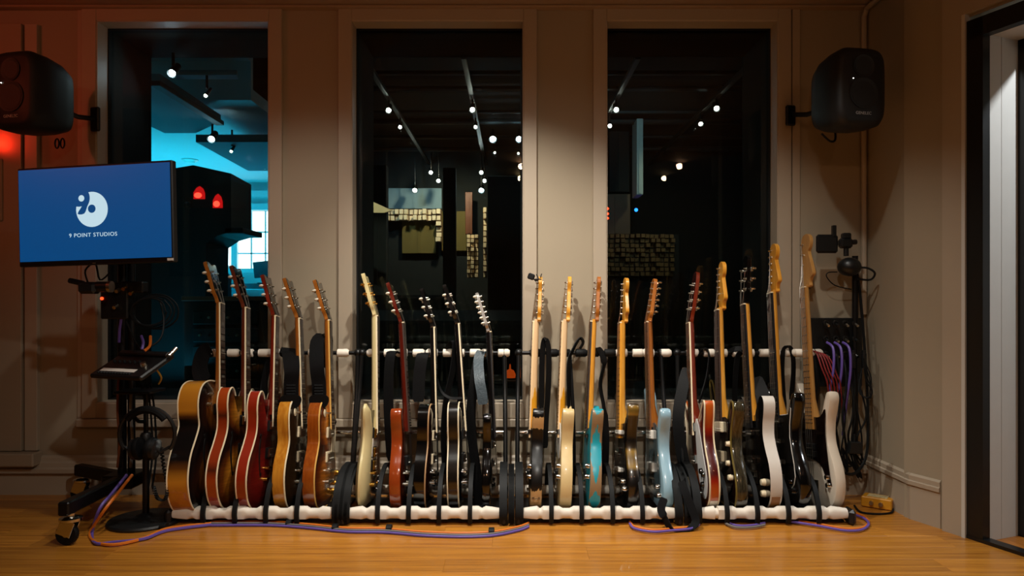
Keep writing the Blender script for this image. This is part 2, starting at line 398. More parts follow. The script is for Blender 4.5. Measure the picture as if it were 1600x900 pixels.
# ---- back wall with three deep openings
def xw(px): return at(px, 0, YC).x
WIN = [(xw(150), xw(419.5)), (xw(549), xw(818)), (xw(948), xw(1216))]
ZT, ZB = at(0, 32, YC).z, at(0, 630, YC).z
xs = [-3.6]+[v for a in WIN for v in a]+[1.77]
bx = [(xs[i], xs[i+1], YW, 0.96, 0, CEIL) for i in range(0, 8, 2)]
for a, b in WIN: bx += [(a, b, YW, 0.96, 0, ZB), (a, b, YW, 0.96, ZT, CEIL)]
struct(B('wall_back', wallm, None, *bx), 'beige painted back wall around the three tall windows', 'wall')
glass = glassmat('window_glass')
CAS = [(xw(127), xw(440)), (xw(528), xw(839)), (xw(927), xw(1237))]
ZCB = at(0, 654, YC).z
for i, ((a, b), (ca, cb)) in enumerate(zip(WIN, CAS)):
    wn = struct(empty('window_%d' % (i+1), ((a+b)/2, YC, ZB)), ['left control room window filled with turquoise light', 'middle studio window showing wooden diffuser panels', 'right studio window showing a dark room with track lights'][i], 'window')
    off = V(((a+b)/2, YC, ZB))
    def wb(name, m, *bs, bev=0.0):
        o = B(name, m, wn, *[(x0-off.x, x1-off.x, y0-off.y, y1-off.y, z0-off.z, z1-off.z) for x0, x1, y0, y1, z0, z1 in bs], b=bev); return o
    wb('casing_side', trimm, (ca, a, YC, YW+0.002, ZCB, CEIL-0.003), bev=0.003)
    wb('casing_side', trimm, (b, cb, YC, YW+0.002, ZCB, CEIL-0.003), bev=0.003)
    wb('casing_head', trimm, (a, b, YC, YW+0.002, ZT, CEIL-0.003), bev=0.003)
    wb('casing_sill', trimm, (a, b, YC, YW+0.002, ZCB, ZB), bev=0.003)
    wb('apron', trimm, (ca-0.022, cb+0.022, YC-0.012, YW+0.002, ZCB-0.042, ZCB-0.002), bev=0.004)
    wb('jamb', trimm, (a-0.001, a+0.004, YC+0.004, 0.535, ZB, ZT)); wb('jamb', trimm, (b-0.004, b+0.001, YC+0.004, 0.535, ZB, ZT))
    wb('jamb', trimm, (a, b, YC+0.004, 0.535, ZT-0.004, ZT+0.001)); wb('jamb', trimm, (a, b, YC+0.004, 0.535, ZB-0.001, ZB+0.004))
    for y0, y1 in ((0.535, 0.962),):
        wb('cavity_lining', felt, (a-0.002, a+0.008, y0, y1, ZB, ZT), (b-0.008, b+0.002, y0, y1, ZB, ZT), (a, b, y0, y1, ZT-0.008, ZT+0.002), (a, b, y0, y1, ZB-0.002, ZB+0.008))
    wb('pane', glass, (a+0.004, b-0.004, 0.556, 0.562, ZB+0.004, ZT-0.004))
    wb('pane', glass, (a+0.004, b-0.004, 0.940, 0.946, ZB+0.004, ZT-0.004))

# ---- baseboards
def base_run(name, p0, p1, nrm, label, h=0.196, thin=False):
    p0 = V((*p0, 0)); p1 = V((*p1, 0)); n_ = V((*nrm, 0)).normalized(); d = (p1-p0).normalized(); L_ = (p1-p0).length
    prof = [(0.0, 0), (0.012, 0), (0.012, 0.108), (0.034, 0.112), (0.036, 0.132), (0.026, 0.140), (0.024, 0.160), (0.016, 0.170), (0.014, 0.186), (0.006, h), (0, h)]
    if thin: prof = [(0, 0), (.006, 0), (.006, .152), (.014, .155), (.015, .172), (.009, .176), (.010, .196), (.003, .205), (0, .205)]
    mb = MB(); vs = []; k = len(prof)
    for q in (p0, p1): vs += [q+n_*a+V((0, 0, z)) for a, z in prof]
    fs = [[j, (j+1) % k, k+(j+1) % k, k+j] for j in range(k)]+[list(range(k))[::-1], list(range(k, 2*k))]
    mb.add(vs, fs); return struct(mb.build(name, trimm, None, smooth=0), label, 'baseboard')
base_run('baseboard_back', (-3.6, YW), (1.77, YW), (0, -1), 'pale moulded baseboard along the back wall')

# ---- left: panelled shutter with stile, sill block
sh = struct(empty('door_1', at(0, 706, YW)), 'beige panelled wall door left of the turquoise window', 'door'); so = at(0, 706, YW)
def sb(name, m, x0, x1, y0, y1, z0, z1, bev=0.002): return B(name, m, sh, (x0-so.x, x1-so.x, y0-so.y, y1-so.y, z0-so.z, z1-so.z), b=bev)
zb = at(0, 703, YW).z; zt = at(0, 40, YW).z
sb('door_panel', panelm, -3.3, xw(35), YW-0.03, YW+0.002, zb, zt)
sb('stile', trimm, xw(38.5), xw(58), YW-0.022, YW+0.002, zb, zt)
sb('sill_block', panelm, -3.3, xw(63), YW-0.075, YW+0.002, at(0, 730, YW-.07).z, at(0, 709, YW-.07).z, 0.006)
sb('pull_plate', panelm, xw(-14), xw(7), YW-0.04, YW-0.028, at(0, 347, YW).z, at(0, 249, YW).z, 0.008)
# panel strip by the first casing, and the flat strip right of the third window
struct(B('trim_1', trimm, None, (xw(1239), xw(1251), YC+0.004, YW+0.002, 0.2, CEIL-0.003), b=0.002), 'narrow upright trim strip right of the third window', 'trim')
struct(B('trim_2', trimm, None, (xw(118), xw(126), YW-0.006, YW+0.002, ZCB-0.04, CEIL-0.003), b=0.002), 'narrow upright trim strip left of the turquoise window', 'trim')
# header band under the ceiling
struct(B('trim_3', ceilm, None, (-3.4, 1.77, YC-0.03, YW+0.002, CEIL-0.012, CEIL-0.001), b=0.003), 'flat header board running along the top of the windows', 'trim')

# ---- right wall: straight return, then an angled wall with a doorway
XR = 1.77; S0 = V((1.77, 0.07)); U = V((0.371, -0.928)).normalized(); NN = V((0.928, 0.371)).normalized()
def q(t, s=0.0): p = S0+U*t+NN*s; return (p.x, p.y)
def slab(mb, t0, t1, s0, s1, z0, z1):
    pts = [q(t0, s0), q(t1, s0), q(t1, s1), q(t0, s1)]; mb.prism(pts, z0, z1); return mb
ZD = 2.11; T0 = 0.267; T1 = 1.35
mb = MB(); mb.box((XR+0.10, 0.27, CEIL/2), (0.2, 0.40, CEIL)); 
slab(mb, -0.03, 0.155, 0, 0.2, 0, CEIL); slab(mb, 0.155, T0-0.017, 0.004, 0.2, 0, CEIL); slab(mb, T1+0.02, 4.6, 0.004, 0.2, 0, CEIL); slab(mb, T0-0.017, T1+0.02, 0.004, 0.2, ZD+0.02, CEIL)
struct(mb.build('wall_right', wallm, None, smooth=0), 'beige right wall bending outwards towards the doorway', 'wall')
base_run('baseboard_right', (XR, YW-0.02), (XR, 0.065), (-1, 0), 'pale moulded baseboard in the right corner', thin=True)
base_run('baseboard_angled', q(0.0), q(0.148), (-NN.x, -NN.y), 'short pale baseboard between corner and doorway', thin=True)
dr = struct(empty('door_2', (*q(0.8), 0)), 'tall doorway with black frame and white jambs at the right edge', 'door'); do = V((*q(0.8), 0))
dblack = mat('door_frame_black', '0D0F10', 0.35, var=0.1); dwhite = mat('door_jamb_white', 'C9C6BE', 0.45, var=0.03)
def dp(name, m, *pieces):
    mb = MB(); mb.xf = MX.Translation(-do)
    for p_ in pieces: slab(mb, *p_)
    return mb.build(name, m, dr, smooth=0)
dp('casing', trimm, (0.165, 0.252, -0.018, 0.004, 0, CEIL-0.003), (0.252, 1.6, -0.018, 0.004, ZD+0.03, CEIL-0.003))
dp('casing_edge', dwhite, (0.252, T0, -0.022, 0.01, 0, ZD+0.03))
dp('frame', dblack, (T0, 0.334, -0.012, 0.03, 0, ZD), (T0, T1, -0.012, 0.03, ZD-0.075, ZD), (1.28, T1, -0.012, 0.03, 0, ZD))
dp('threshold', dblack, (T0, T1, -0.014, 0.036, 0, 0.014))
dp('jamb_board', dwhite, (0.300, 0.334, 0.03, 0.098, 0, ZD-0.07)); dp('jamb_board', dwhite, (0.300, 0.334, 0.101, 0.20, 0, ZD-0.07))
dp('head_board', dwhite, (0.334, 1.28, 0.03, 0.20, ZD-0.07, ZD-0.04))
dp('inner_frame', dblack, (0.320, 0.36, 0.20, 0.26, 0, ZD-0.03), (0.320, 1.28, 0.20, 0.26, ZD-0.12, ZD-0.03), (0.320, 1.28, 0.20, 0.26, 0, 0.012))
dp('inner_jamb', dwhite, (0.310, 0.345, 0.26, 0.55, 0, ZD-0.05))
mb = MB(); slab(mb, 0.30, 1.3, 0.036, 1.4, -0.02, 0.004)
struct(mb.build('floor_lobby', wood('lobby_board', '8A4F18', 'B8762C', 0.4, (26, 2, 26)), None, smooth=0), 'strip of wooden floor inside the doorway', 'floor')
mb = MB(); slab(mb, 0.1, 2.2, 1.4, 1.45, 0, CEIL); slab(mb, 0.18, 0.30, 0.2, 1.4, 0, CEIL); slab(mb, 1.4, 1.45, 0.2, 1.4, 0, CEIL)
struct(mb.build('wall_lobby', dwhite, None, smooth=0), 'white lobby wall beyond the black doorway', 'wall')
struct((lambda mb: (slab(mb, 0.1, 2.0, 0.2, 1.5, CEIL, CEIL+0.05), mb.build('ceiling_lobby', ceilm, None, smooth=0))[1])(MB()), 'lobby ceiling beyond the doorway', 'ceiling')
# walls out of view that close the room
struct(B('wall_left', wallm, None, (-3.65, -3.45, -5.0, 0.46, 0, CEIL)), 'beige left wall of the studio', 'wall')
struct(B('wall_front', wallm, None, (-3.6, 3.6, -5.1, -4.9, 0, CEIL)), 'beige wall behind the viewer', 'wall')

# white conduit in the right corner, running up and out along the ceiling
mb = MB(); c0 = XR-0.02
mb.tube([(c0, YW-0.02, 0.9), (c0, YW-0.02, CEIL-0.05), (c0, YW-0.05, CEIL-0.018), (c0, 0.09, CEIL-0.018)], 0.013, 10)
tag(mb.build('cable_conduit', trimm), 'pale round cable conduit climbing the right corner to the ceiling', 'conduit')

# ================================================================== THE LIVE ROOM BEHIND THE GLASS
dark = mat('dark_wall', '141818', 0.9, var=0.2, scale=5); teal = mat('blue_grey_paint', '5E7C86', 0.8, var=0.05)
paint = mat('far_room_paint', 'C8D4D6', 0.8, var=0.04)
struct(B('floor_live', mat('dark_floor', '15110D', 0.6), None, (-7, 5, 0.96, 8.2, -0.05, 0)), 'dark floor of the live room behind the glass', 'floor')
struct(B('ceiling_live', mat('dark_ceiling', '0A0B0B', 0.95), None, (-1.95, 5, 0.96, 8.2, 3.0, 3.08)), 'black ceiling of the live room behind the glass', 'ceiling')
struct(B('ceiling_lounge', paint, None, (-7, -1.95, 2.2, 8.2, 2.46, 2.55), (-7, -1.95, 0.96, 2.2, 2.75, 2.83), (-7, -1.95, 2.2, 2.24, 2.55, 2.8)), 'turquoise lit ceiling of the lounge behind the left window', 'ceiling')
struct(B('wall_live_back', dark, None, (-1.95, 5, 6.6, 6.7, 0, 3.0)), 'dark far wall of the live room', 'wall')
struct(B('wall_live_side', dark, None, (-2.0, -1.93, 2.9, 6.7, 0, 3.0), (4.9, 5.0, .96, 6.7, 0, 3.0)), 'dark side walls of the live room', 'wall')
# lounge far wall with bright sash window
yl = 5.94; f = lambda px, py: at(px, py, yl)
lw = [(-7, f(363, 0).x, yl, yl+0.1, 0, 2.46), (f(363, 0).x, -1.9, yl, yl+0.1, f(0, 328).z, 2.46), (f(363, 0).x, -1.9, yl, yl+0.1, 0, f(0, 422).z), (f(428, 0).x, -1.9, yl, yl+.1, 0, 2.46)]
struct(B('wall_lounge', paint, None, *lw), 'turquoise lit end wall of the lounge with a bright window', 'wall')
struct(B('wall_lounge_side', paint, None, (-7.05, -6.95, .96, 8, 0, 2.6)), 'side wall of the lounge', 'wall')
wn = struct(empty('window_4', f(395, 422)), 'bright white sash window at the end of the turquoise lounge', 'window'); o4 = f(395, 422)
def w4(name, m, px0, px1, py0, py1, y0, y1): return B(name, m, wn, (f(px0, 0).x-o4.x, f(px1, 0).x-o4.x, yl+y0-o4.y, yl+y1-o4.y, f(0, py1).z-o4.z, f(0, py0).z-o4.z))
day = emitmat('daylight_pane', 'E4F6FF', 2.2)
for x0, x1 in ((371.5, 391.5), (393.5, 413.5), (415.5, 428)):
    for y0, y1 in ((330, 361.5), (363.5, 395), (397, 421)): w4('pane', day, x0, x1, y0, y1, 0.03, 0.035)
w4('pane', day, 355.5, 361, 365, 415, -0.022, -0.018)
w4('frame_side', paint, 363, 371.5, 328, 422, -0.03, 0.05)
for xx in (391.5, 413.5): w4('muntin', paint, xx, xx+2, 329, 421, 0.0, 0.03)
for yy in (361.5, 395): w4('muntin', paint, 371, 428, yy, yy+2, 0.0, 0.03)
w4('head', paint, 352, 432, 319, 329, -0.06, 0.04); w4('crown', paint, 340, 436, 300, 309, -0.12, 0.0)
w4('sill', paint, 352, 432, 420, 427, -0.1, 0.04)
# hanging ceiling clouds
cloudm = mat('cloud_fabric', '53747E', 0.9, var=0.1, scale=30); beamm = mat('beam_black', '060708', 0.7)
def cloud(name, pts, z, label, cat='panel', th=0.06, m=cloudm):
    P = []
    for px, py in pts:
        d = F*(z-CAMZ)/(466-py); P.append(((px-800)*d/F, d+CAMY))
    mb = MB(); mb.prism(P, z, z+th); return tag(mb.build(name, m, smooth=0), label, cat)
cloud('ceiling_cloud', [(215, 128), (215, 188), (257, 208), (306, 208), (345, 190), (250, 128)], 2.30, 'teal hanging ceiling cloud nearest the left window', 'ceiling panel', 0.05)
cloud('ceiling_cloud', [(306, 222), (388, 267), (430, 267), (430, 222)], 2.22, 'second teal ceiling cloud further back in the lounge', 'ceiling panel', 0.06)
cloud('ceiling_beam', [(236, 134), (250, 134), (350, 196), (338, 196)], 2.26, 'black diagonal beam under the teal ceiling cloud', 'beam', 0.03, beamm)
cloud('ceiling_cloud', [(275, 117), (276, 124), (372, 124), (370, 117)], 2.33, 'narrow blue ceiling board beside the small spotlight', 'ceiling panel', 0.03, teal)
mb = MB(); mb.lathe([(0.0, -0.035), (0.05, -0.033), (0.062, -0.018), (0.08, -0.01), (0.085, 0.0)], n=24); sd = mb.build('smoke_detector', whitep); p = at(297, 250, 0); d = F*(2.455-CAMZ)/(466-250); sd.location = ((297-800)*d/F, d+CAMY, 2.458)
tag(sd, 'round white smoke detector on the turquoise ceiling', 'smoke detector')
# dark main-monitor cabinet with two red lamps
yc = 2.0; g = lambda px, py, yy=yc: at(px, py, yy)
cb_ = tag(empty('monitor_cabinet', (g(300, 470).x, yc, 0)), 'dark studio monitor cabinet with two glowing red lamps', 'cabinet'); oc = cb_.location.copy()
darkwood = mat('cabinet_dark', '15100E', 0.6, var=0.2)
mb = MB(); mb.xf = MX.Translation(-oc)
fr = [(g(230, 0).x, g(0, 270).z), (g(302, 0).x, g(0, 258).z), (g(361, 0).x, g(0, 271).z), (g(361, 0).x, g(0, 362).z), (g(340, 0).x, g(0, 368).z), (g(322, 0).x, g(0, 380).z), (g(318, 0).x, 0.0), (g(230, 0).x, 0.0)]
n_ = len(fr); vs = [(x, yc, z) for x, z in fr]+[(x-0.04, yc+0.5, z) for x, z in fr]
mb.add(vs, [list(range(n_)), list(range(n_, 2*n_))[::-1]]+[[i, (i+1) % n_, n_+(i+1) % n_, n_+i] for i in range(n_)]); mb.build('body', darkwood, cb_, smooth=0)
mb = MB(); mb.xf = MX.Translation(-oc); mb.box(((g(352, 0).x+g(378, 0).x)/2, yc+.2, g(0, 360).z), (0.13, 0.4, 0.04), 0.004); mb.build('shelf', darkwood, cb_, smooth=0)
redm = emitmat('red_lamp', 'FF2418', 5.0); redd = emitmat('red_glow_rim', 'A00808', 1.2)
for (px0, px1, py0, py1) in ((303, 320.5, 291, 311), (333, 348, 303, 325)):
    x0, x1, z0, z1 = g(px0, 0).x-oc.x, g(px1, 0).x-oc.x, g(0, py1).z, g(0, py0).z
    arch = [(x0, z0), (x1, z0), (x1, z0+(z1-z0)*.45), (x0+(x1-x0)*.85, z0+(z1-z0)*.8), (x0+(x1-x0)*.55, z1), (x0+(x1-x0)*.25, z0+(z1-z0)*.85), (x0, z0+(z1-z0)*.5)]
    mb = MB(); mb.xf = MX(((1, 0, 0, 0), (0, 0, -1, 0), (0, 1, 0, 0), (0, 0, 0, 1))); mb.prism(arch, -0.002, 0.008); la = mb.build('lamp', redd, cb_, smooth=0)
    mb = MB(); mb.ball((x0+(x1-x0)*.4, -0.006, z0+(z1-z0)*.28), ((x1-x0)*.36, 0.012, (z1-z0)*.22)); mb.build('bulb', redm, la)
mb = MB(); mb.lathe([(0.03, 0.002), (0.03, -0.008), (0.02, -0.01), (0.012, -0.004)], (g(293, 0).x-oc.x, 0, g(0, 320).z), 'Y', 20); mb.build('tweeter', blackplastic, cb_)
# desk, chair, computer monitor in the lounge
yd = 4.2; h_ = lambda px, py: at(px, py, yd)
dk = tag(empty('desk', (h_(400, 0).x, yd, 0)), 'low blue-lit desk in front of the bright lounge window', 'desk'); ox = h_(400, 0).x
B('top', teal, dk, (h_(340, 0).x-ox, h_(440, 0).x-ox, 0, 0.5, h_(0, 447).z-0.03, h_(0, 443).z)); 
for lx in (h_(346, 0).x-ox, h_(434, 0).x-ox): B('leg', teal, dk, (lx-.02, lx+.02, .05, .45, 0, h_(0, 447).z-.03))
cs = tag(empty('computer_screen', (h_(405, 0).x, yd+.2, h_(0, 443).z)), 'tilted screen on the lounge desk against the bright window', 'screen')
mb = MB(); mb.box((0.02, 0, 0.16), (0.30, 0.03, 0.17), 0.006, MX.Rotation(R(-6), 4, 'Y')); mb.build('panel', teal, cs, smooth=0)
mb = MB(); mb.box((0, 0.02, 0.05), (0.03, 0.03, 0.1)); mb.box((0, 0.02, 0.006), (0.16, 0.12, 0.012)); mb.build('foot', blackplastic, cs, smooth=0)
ch = tag(empty('office_chair', (h_(352, 0).x, yd-.5, 0)), 'blue-lit padded office chair beside the dark cabinet', 'chair')
mb = MB(); mb.box((0, 0, 0.46), (0.42, 0.42, 0.08), 0.03); mb.build('seat', teal, ch)
mb = MB(); mb.box((0, 0.2, 0.92), (0.36, 0.09, 0.62), 0.035); mb.ball((0.0, .2, 1.24), (0.15, 0.06, 0.1)); mb.build('backrest', teal, ch)
mb = MB(); mb.cyl((0, 0, 0.06), (0, 0, 0.43), 0.03); 
for k in range(5): mb.cyl((0, 0, 0.08), (0.26*math.cos(k*1.2566), 0.26*math.sin(k*1.2566), 0.03), 0.02, 0.015)
mb.build('base', blackplastic, ch)
# track lights in rows
lampm = emitmat('lamp_glow', 'FFF6E8', 26.0); lampc = emitmat('lamp_glow_cool', 'DDF4FF', 40.0)
def track(x, y0, y1, z, label):
    t = tag(empty('light_track', (x, y0, z)), label, 'light track'); B('rail', blackmetal, t, (-.02, .02, 0, y1-y0, 0.0, 0.03))
    for yy in (0.1, y1-y0-.1): B('hanger', blackmetal, t, (-.006, .006, yy-.006, yy+.006, 0.03, 2.98-z))
tlabel = iter(['first', 'second', 'third', 'fourth', 'fifth'])
for x, n_ in ((-1.13, 'leftmost'), (-.366, 'second from left'), (.96, 'third from left'), (1.865, 'rightmost')):
    track(x, 2.3, 6.55, 2.80, n_+' black ceiling track running back through the live room')
fix = [(607, 173, 2.7, .95), (625, 199, 2.7, .7), (738, 172, 2.7, .95), (743, 199, 2.7, .7), (963, 172, 2.7, .95), (953, 197, 2.7, .8), (1120, 170, 2.7, 1.0), (1095, 194, 2.7, .85),
       (770, 218, 2.7, 1.5), (811, 218, 2.7, 1.4), (673, 270, 2.58, 1.0), (685, 283, 2.48, 1.0), (752, 270, 2.58, 1.0), (757, 283, 2.48, 1.0), (648, 298, 2.38, 1.3), (752, 298, 2.38, 1.4), (773, 239, 2.62, .5), (810, 240, 2.62, .5), (268, 115, 2.22, .8), (330, 218, 2.18, 1.0), (361, 237, 2.16, .45), (321, 150, 2.2, .4)]
for i, (px, py, z, s) in enumerate(fix):
    d = F*(z-CAMZ)/(466-py); x = (px-800)*d/F; cool = i in (8, 9, 15, 18, 19)
    r = 0.022*s
    where = 'left window' if px < 430 else ('middle window' if px < 830 else 'right window')
    same = [q_ for q_ in fix if (q_[0] < 430) == (px < 430) and (q_[0] < 830) == (px < 830)]; rk_ = sorted(same).index(fix[i])
    ordn = ('leftmost', 'second from left', 'third from left', 'fourth from left', 'fifth from left', 'sixth from left', 'seventh from left', 'eighth from left', 'ninth from left', 'tenth from left', 'eleventh from left', 'twelfth from left', 'thirteenth from left', 'rightmost')[rk_]
    t = tag(empty('track_spotlight', (x, d+CAMY, z)), '%s %s %s spotlight behind the %s' % (ordn, 'large' if s > 1.1 else ('small' if s < .6 else 'medium'), 'cool' if cool else 'warm', where), 'spotlight', 'track spotlights behind the glass')
    ax = V((0, -0.75, -0.66)).normalized(); mb = MB(); mb.cyl(-ax*0.10, (0, 0, 0), r*1.05, r*1.35, 14, caps=False); mb.cyl((0, 0.02, 0.05), (0, 0.02, (2.82 if px > 430 else 2.34)-z), 0.008); mb.build('can', blackmetal, t)
    mb = MB(); mb.cyl(-ax*0.012, -ax*0.006, r, r, 14); mb.build('lens', lampc if cool else lampm, t)
# acoustic gobos, alcove, diffusers
yf = 6.44; k = lambda px, py, yy=yf: at(px, py, yy)
gob = mat('gobo_teal', '0C1418', 0.85, var=0.1); olive = mat('olive_curtain', '6B5A2C', 0.9, var=0.2, scale=6, stretch=(6, 6, .4))
def px_box(name, m, px0, px1, py0, py1, yy, th, label, cat, bev=0.004):
    a = at(px0, py1, yy); a.z = 0.0 if name in ('acoustic_panel',) else a.z; b = at(px1, py0, yy); o = tag(empty(name, ((a.x+b.x)/2, yy, a.z)), label, cat); 
    mb = MB(); mb.box((0, th/2, (b.z-a.z)/2), (b.x-a.x, th, b.z-a.z), bev); mb.build('panel', m, o, smooth=0)
    mb = MB(); mb.box((0, -0.006, (b.z-a.z)/2), (0.03, 0.012, b.z-a.z-0.02)); mb.build('batten', m, o, smooth=0)
    return o
px_box('acoustic_panel', gob, 692, 712, 262, 470, 5.2, .12, 'tall teal acoustic screen left of the block diffuser', 'acoustic panel')
px_box('acoustic_panel', gob, 571, 604, 258, 470, 4.6, .12, 'tall dark acoustic screen at the left of the middle window', 'acoustic panel')
px_box('acoustic_panel', gob, 762, 830, 275, 500, 4.4, .12, 'wide dark acoustic screen at the right of the middle window', 'acoustic panel')
px_box('wall_drape', olive, 628, 681, 346, 396, 6.50, .05, 'olive drape under the long diffuser strip', 'curtain')
px_box('wall_drape', olive, 690, 729, 330, 392, 6.52, .05, 'olive drape between the two diffuser columns', 'curtain')
px_box('timber_board', mat('orange_wood', '6A3210', 0.5, var=0.2), 727, 738, 300, 366, 6.3, .06, 'upright reddish wood board beside the olive drape', 'panel')
px_box('ceiling_alcove', mat('alcove_paint', '7C929C', 0.8), 604, 690, 294, 326, 6.52, .06, 'pale blue alcove panel above the long diffuser strip', 'panel')
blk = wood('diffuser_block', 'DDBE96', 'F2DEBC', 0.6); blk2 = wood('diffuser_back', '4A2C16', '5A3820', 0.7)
def diffuser(px0, px1, py0, py1, nx, nz, yy, label, mb_=blk, md=blk2):
    a = at(px0, py1, yy); b = at(px1, py0, yy); o = tag(empty('block_diffuser', (a.x, yy, a.z)), label, 'diffuser'); W = b.x-a.x; H = b.z-a.z
    B('backing', md, o, (0, W, 0.0, 0.03, 0, H)); cw, chh = W/nx, H/nz
    me = None
    for i in range(nx):
        for j in range(nz):
            dep = random.choice((0.02, 0.05, 0.09, 0.13))
            if me is None:
                m_ = MB(); m_.box((0, -0.5, 0), (1, 1, 1)); bo = m_.build('block', mb_, o, smooth=0); me = bo.data
            else: bo = bpy.data.objects.new('block', me); COL.objects.link(bo); bo.parent = o
            bo.location = (cw*(i+.5), 0, chh*(j+.5)); bo.scale = (cw*.76, dep, chh*.76)
diffuser(596, 690, 327, 346, 13, 2, 6.42, 'long horizontal strip of pale wooden diffuser blocks')
diffuser(681, 691, 346, 379, 1, 4, 6.41, 'short upright strip of diffuser blocks below the long one')
diffuser(693, 710, 367, 409, 2, 6, 5.9, 'small upright panel of pale diffuser blocks')
diffuser(730, 748, 367, 434, 3, 10, 5.9, 'tall upright panel of pale diffuser blocks')
diffuser(755, 761, 325, 434, 1, 12, 5.8, 'thin upright strip of diffuser blocks at the far right')
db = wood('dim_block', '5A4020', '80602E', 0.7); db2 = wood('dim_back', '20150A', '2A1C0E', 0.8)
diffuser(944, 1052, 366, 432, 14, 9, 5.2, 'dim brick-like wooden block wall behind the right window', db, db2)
zp = at(0, 366, 5.2).z; struct(B('wall_partition', dark, None, (at(930, 0, 5.2).x, at(1062, 0, 5.2).x, 5.235, 5.55, 0, zp)), 'low dark partition wall behind the block wall', 'wall')
# piano lid, dim cabinet, pale column, dim desk
pl = tag(empty('grand_piano', (at(600, 0, 3.6).x, 3.6, 0)), 'dark grand piano with a propped lid edge catching light', 'piano'); oxp = at(600, 0, 3.6).x
ph = lambda px, py: at(px, py, 3.6)
mb = MB(); mb.xf = MX(((1, 0, 0, -oxp), (0, 0, -1, 0), (0, 1, 0, 0), (0, 0, 0, 1)))
lid = [(ph(a_, b_).x, ph(a_, b_).z) for a_, b_ in ((563, 332), (563, 319), (575, 312), (613, 329), (600, 333))]
mb.prism(lid, -0.01, 0.02); mb.build('lid', mat('lid_cream', 'C8B48E', 0.5), pl, smooth=0)
mb = MB(); mb.box((0.05, 0.2, 0.86), (1.1, 0.9, 0.3), 0.03); mb.build('case', blackpaint, pl)
for lx, ly in ((-.4, -.1), (.5, -.1), (.05, .5)): mb = MB(); mb.cyl((lx, ly, 0), (lx, ly, .72), .04, .06); mb.build('leg', blackpaint, pl)
mb = MB(); mb.cyl((-.44, -.2, .98), (-.2, -.05, 1.42), .008); mb.build('prop', blackpaint, pl)
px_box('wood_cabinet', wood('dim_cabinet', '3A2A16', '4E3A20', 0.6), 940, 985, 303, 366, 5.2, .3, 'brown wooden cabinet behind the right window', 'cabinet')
led = emitmat('red_led', 'FF2A10', 6.0)
for py in (326, 334, 341): 
    mb = MB(); mb.ball((0, 0, 0), 0.014); o = mb.build('indicator_lamp', led); o.location = at(949.5, py, 4.85); tag(o, 'small red indicator lamp at the edge of the wood cabinet, %s' % {326: 'topmost', 334: 'middle', 341: 'lowest'}[py], 'indicator')
mb = MB(); mb.ball((0, 0, 0), 0.02, ); o = mb.build('indicator_lamp', emitmat('blue_led', '1E6CFF', 3.0)); o.location = at(994, 328, 4.8); tag(o, 'small blue indicator lamp in the dark behind the right window', 'indicator')
px_box('pale_column', mat('pale_column', 'A9B8B8', 0.8), 995, 1005, 185, 304, 4.7, .3, 'pale upright column behind the right window', 'column')
px_box('slanted_panel', gob, 952, 984, 205, 300, 5.4, .05, 'dark acoustic panel left of the pale column', 'acoustic panel')
cn = tag(empty('mixing_desk', (at(680, 0, 2.0).x, 2.0, 0)), 'long dark mixing desk below the middle window', 'mixing desk')
mb = MB(); mb.box((0, 0, .78), (1.5, .5, .16), 0.02, MX.Rotation(R(8), 4, 'X')); mb.build('console', felt, cn)
for s in (-.65, .65): mb = MB(); mb.box((s, 0, .36), (.06, .45, .72), .005); mb.build('leg', blackplastic, cn, smooth=0)
# two coloured decanter-like lamps seen between the racks
am = emitmat('amber_glow', 'E04A10', 0.3)
for j, (px, sx, lab) in enumerate(((797, 1.5, 'wide amber'), (812, .8, 'narrow amber'))):
    o = tag(empty('amber_lamp', at(px, 590, 1.4)), lab+' glowing lamp low behind the middle window', 'lamp')
    mb = MB(); mb.lathe([(.001, 0), (.022*sx, 0), (.024*sx, .02), (.016*sx, .045), (.006, .055), (.004, .085)], n=12); mb.build('shade', am, o)
    mb = MB(); mb.lathe([(.03*sx, -.012), (.03*sx, 0)], n=12); mb.build('foot', blackplastic, o)
zs = at(790, 590, 1.4).z-.012; o = tag(empty('low_cabinet', (at(790, 0, 1.4).x, 1.4, 0)), 'low black cabinet carrying the amber lamps', 'cabinet')
mb = MB(); mb.box((0, .1, zs/2-.01), (.5, .34, zs-.02), .004); mb.build('body', blackpaint, o, smooth=0); mb = MB(); mb.box((0, .1, zs-.01), (.54, .38, .02), .004); mb.build('top', blackpaint, o, smooth=0)

# equipment rack seen low through the left window
er = tag(empty('equipment_rack', (at(352, 0, 1.5).x, 1.5, 0)), 'dark equipment rack with a wooden top low behind the left window', 'equipment rack'); exr = at(352, 0, 1.5).x
e = lambda px, py: at(px, py, 1.5)
ztop = e(0, 463).z
B('case', mat('rack_black', '0A0A0B', .6), er, (e(286, 0).x-exr, e(432, 0).x-exr, .02, .5, 0, ztop-.03))
B('top_board', wood('rack_top', '4A3222', '6A4A34', .5), er, (e(284, 0).x-exr, e(434, 0).x-exr, -.01, .52, ztop-.03, ztop), b=.003)
for j in range(7):
    z0 = .12+j*.115; mb = MB(); mb.box((0, .01, z0+.045), (.42, .03, .088), .004); u = mb.build('unit', [blackplastic, grid, mat('unit_grey', '24282A', .4)][j % 3], er, smooth=0)
    for i in range(6): mb = MB(); mb.lathe([(.009, 0), (.008, -.016), (.001, -.017)], (-.16+.06*i, -.005, z0+.045), 'Y', 10); mb.build('knob', [blackplastic, nickel][(i+j) % 2], u)
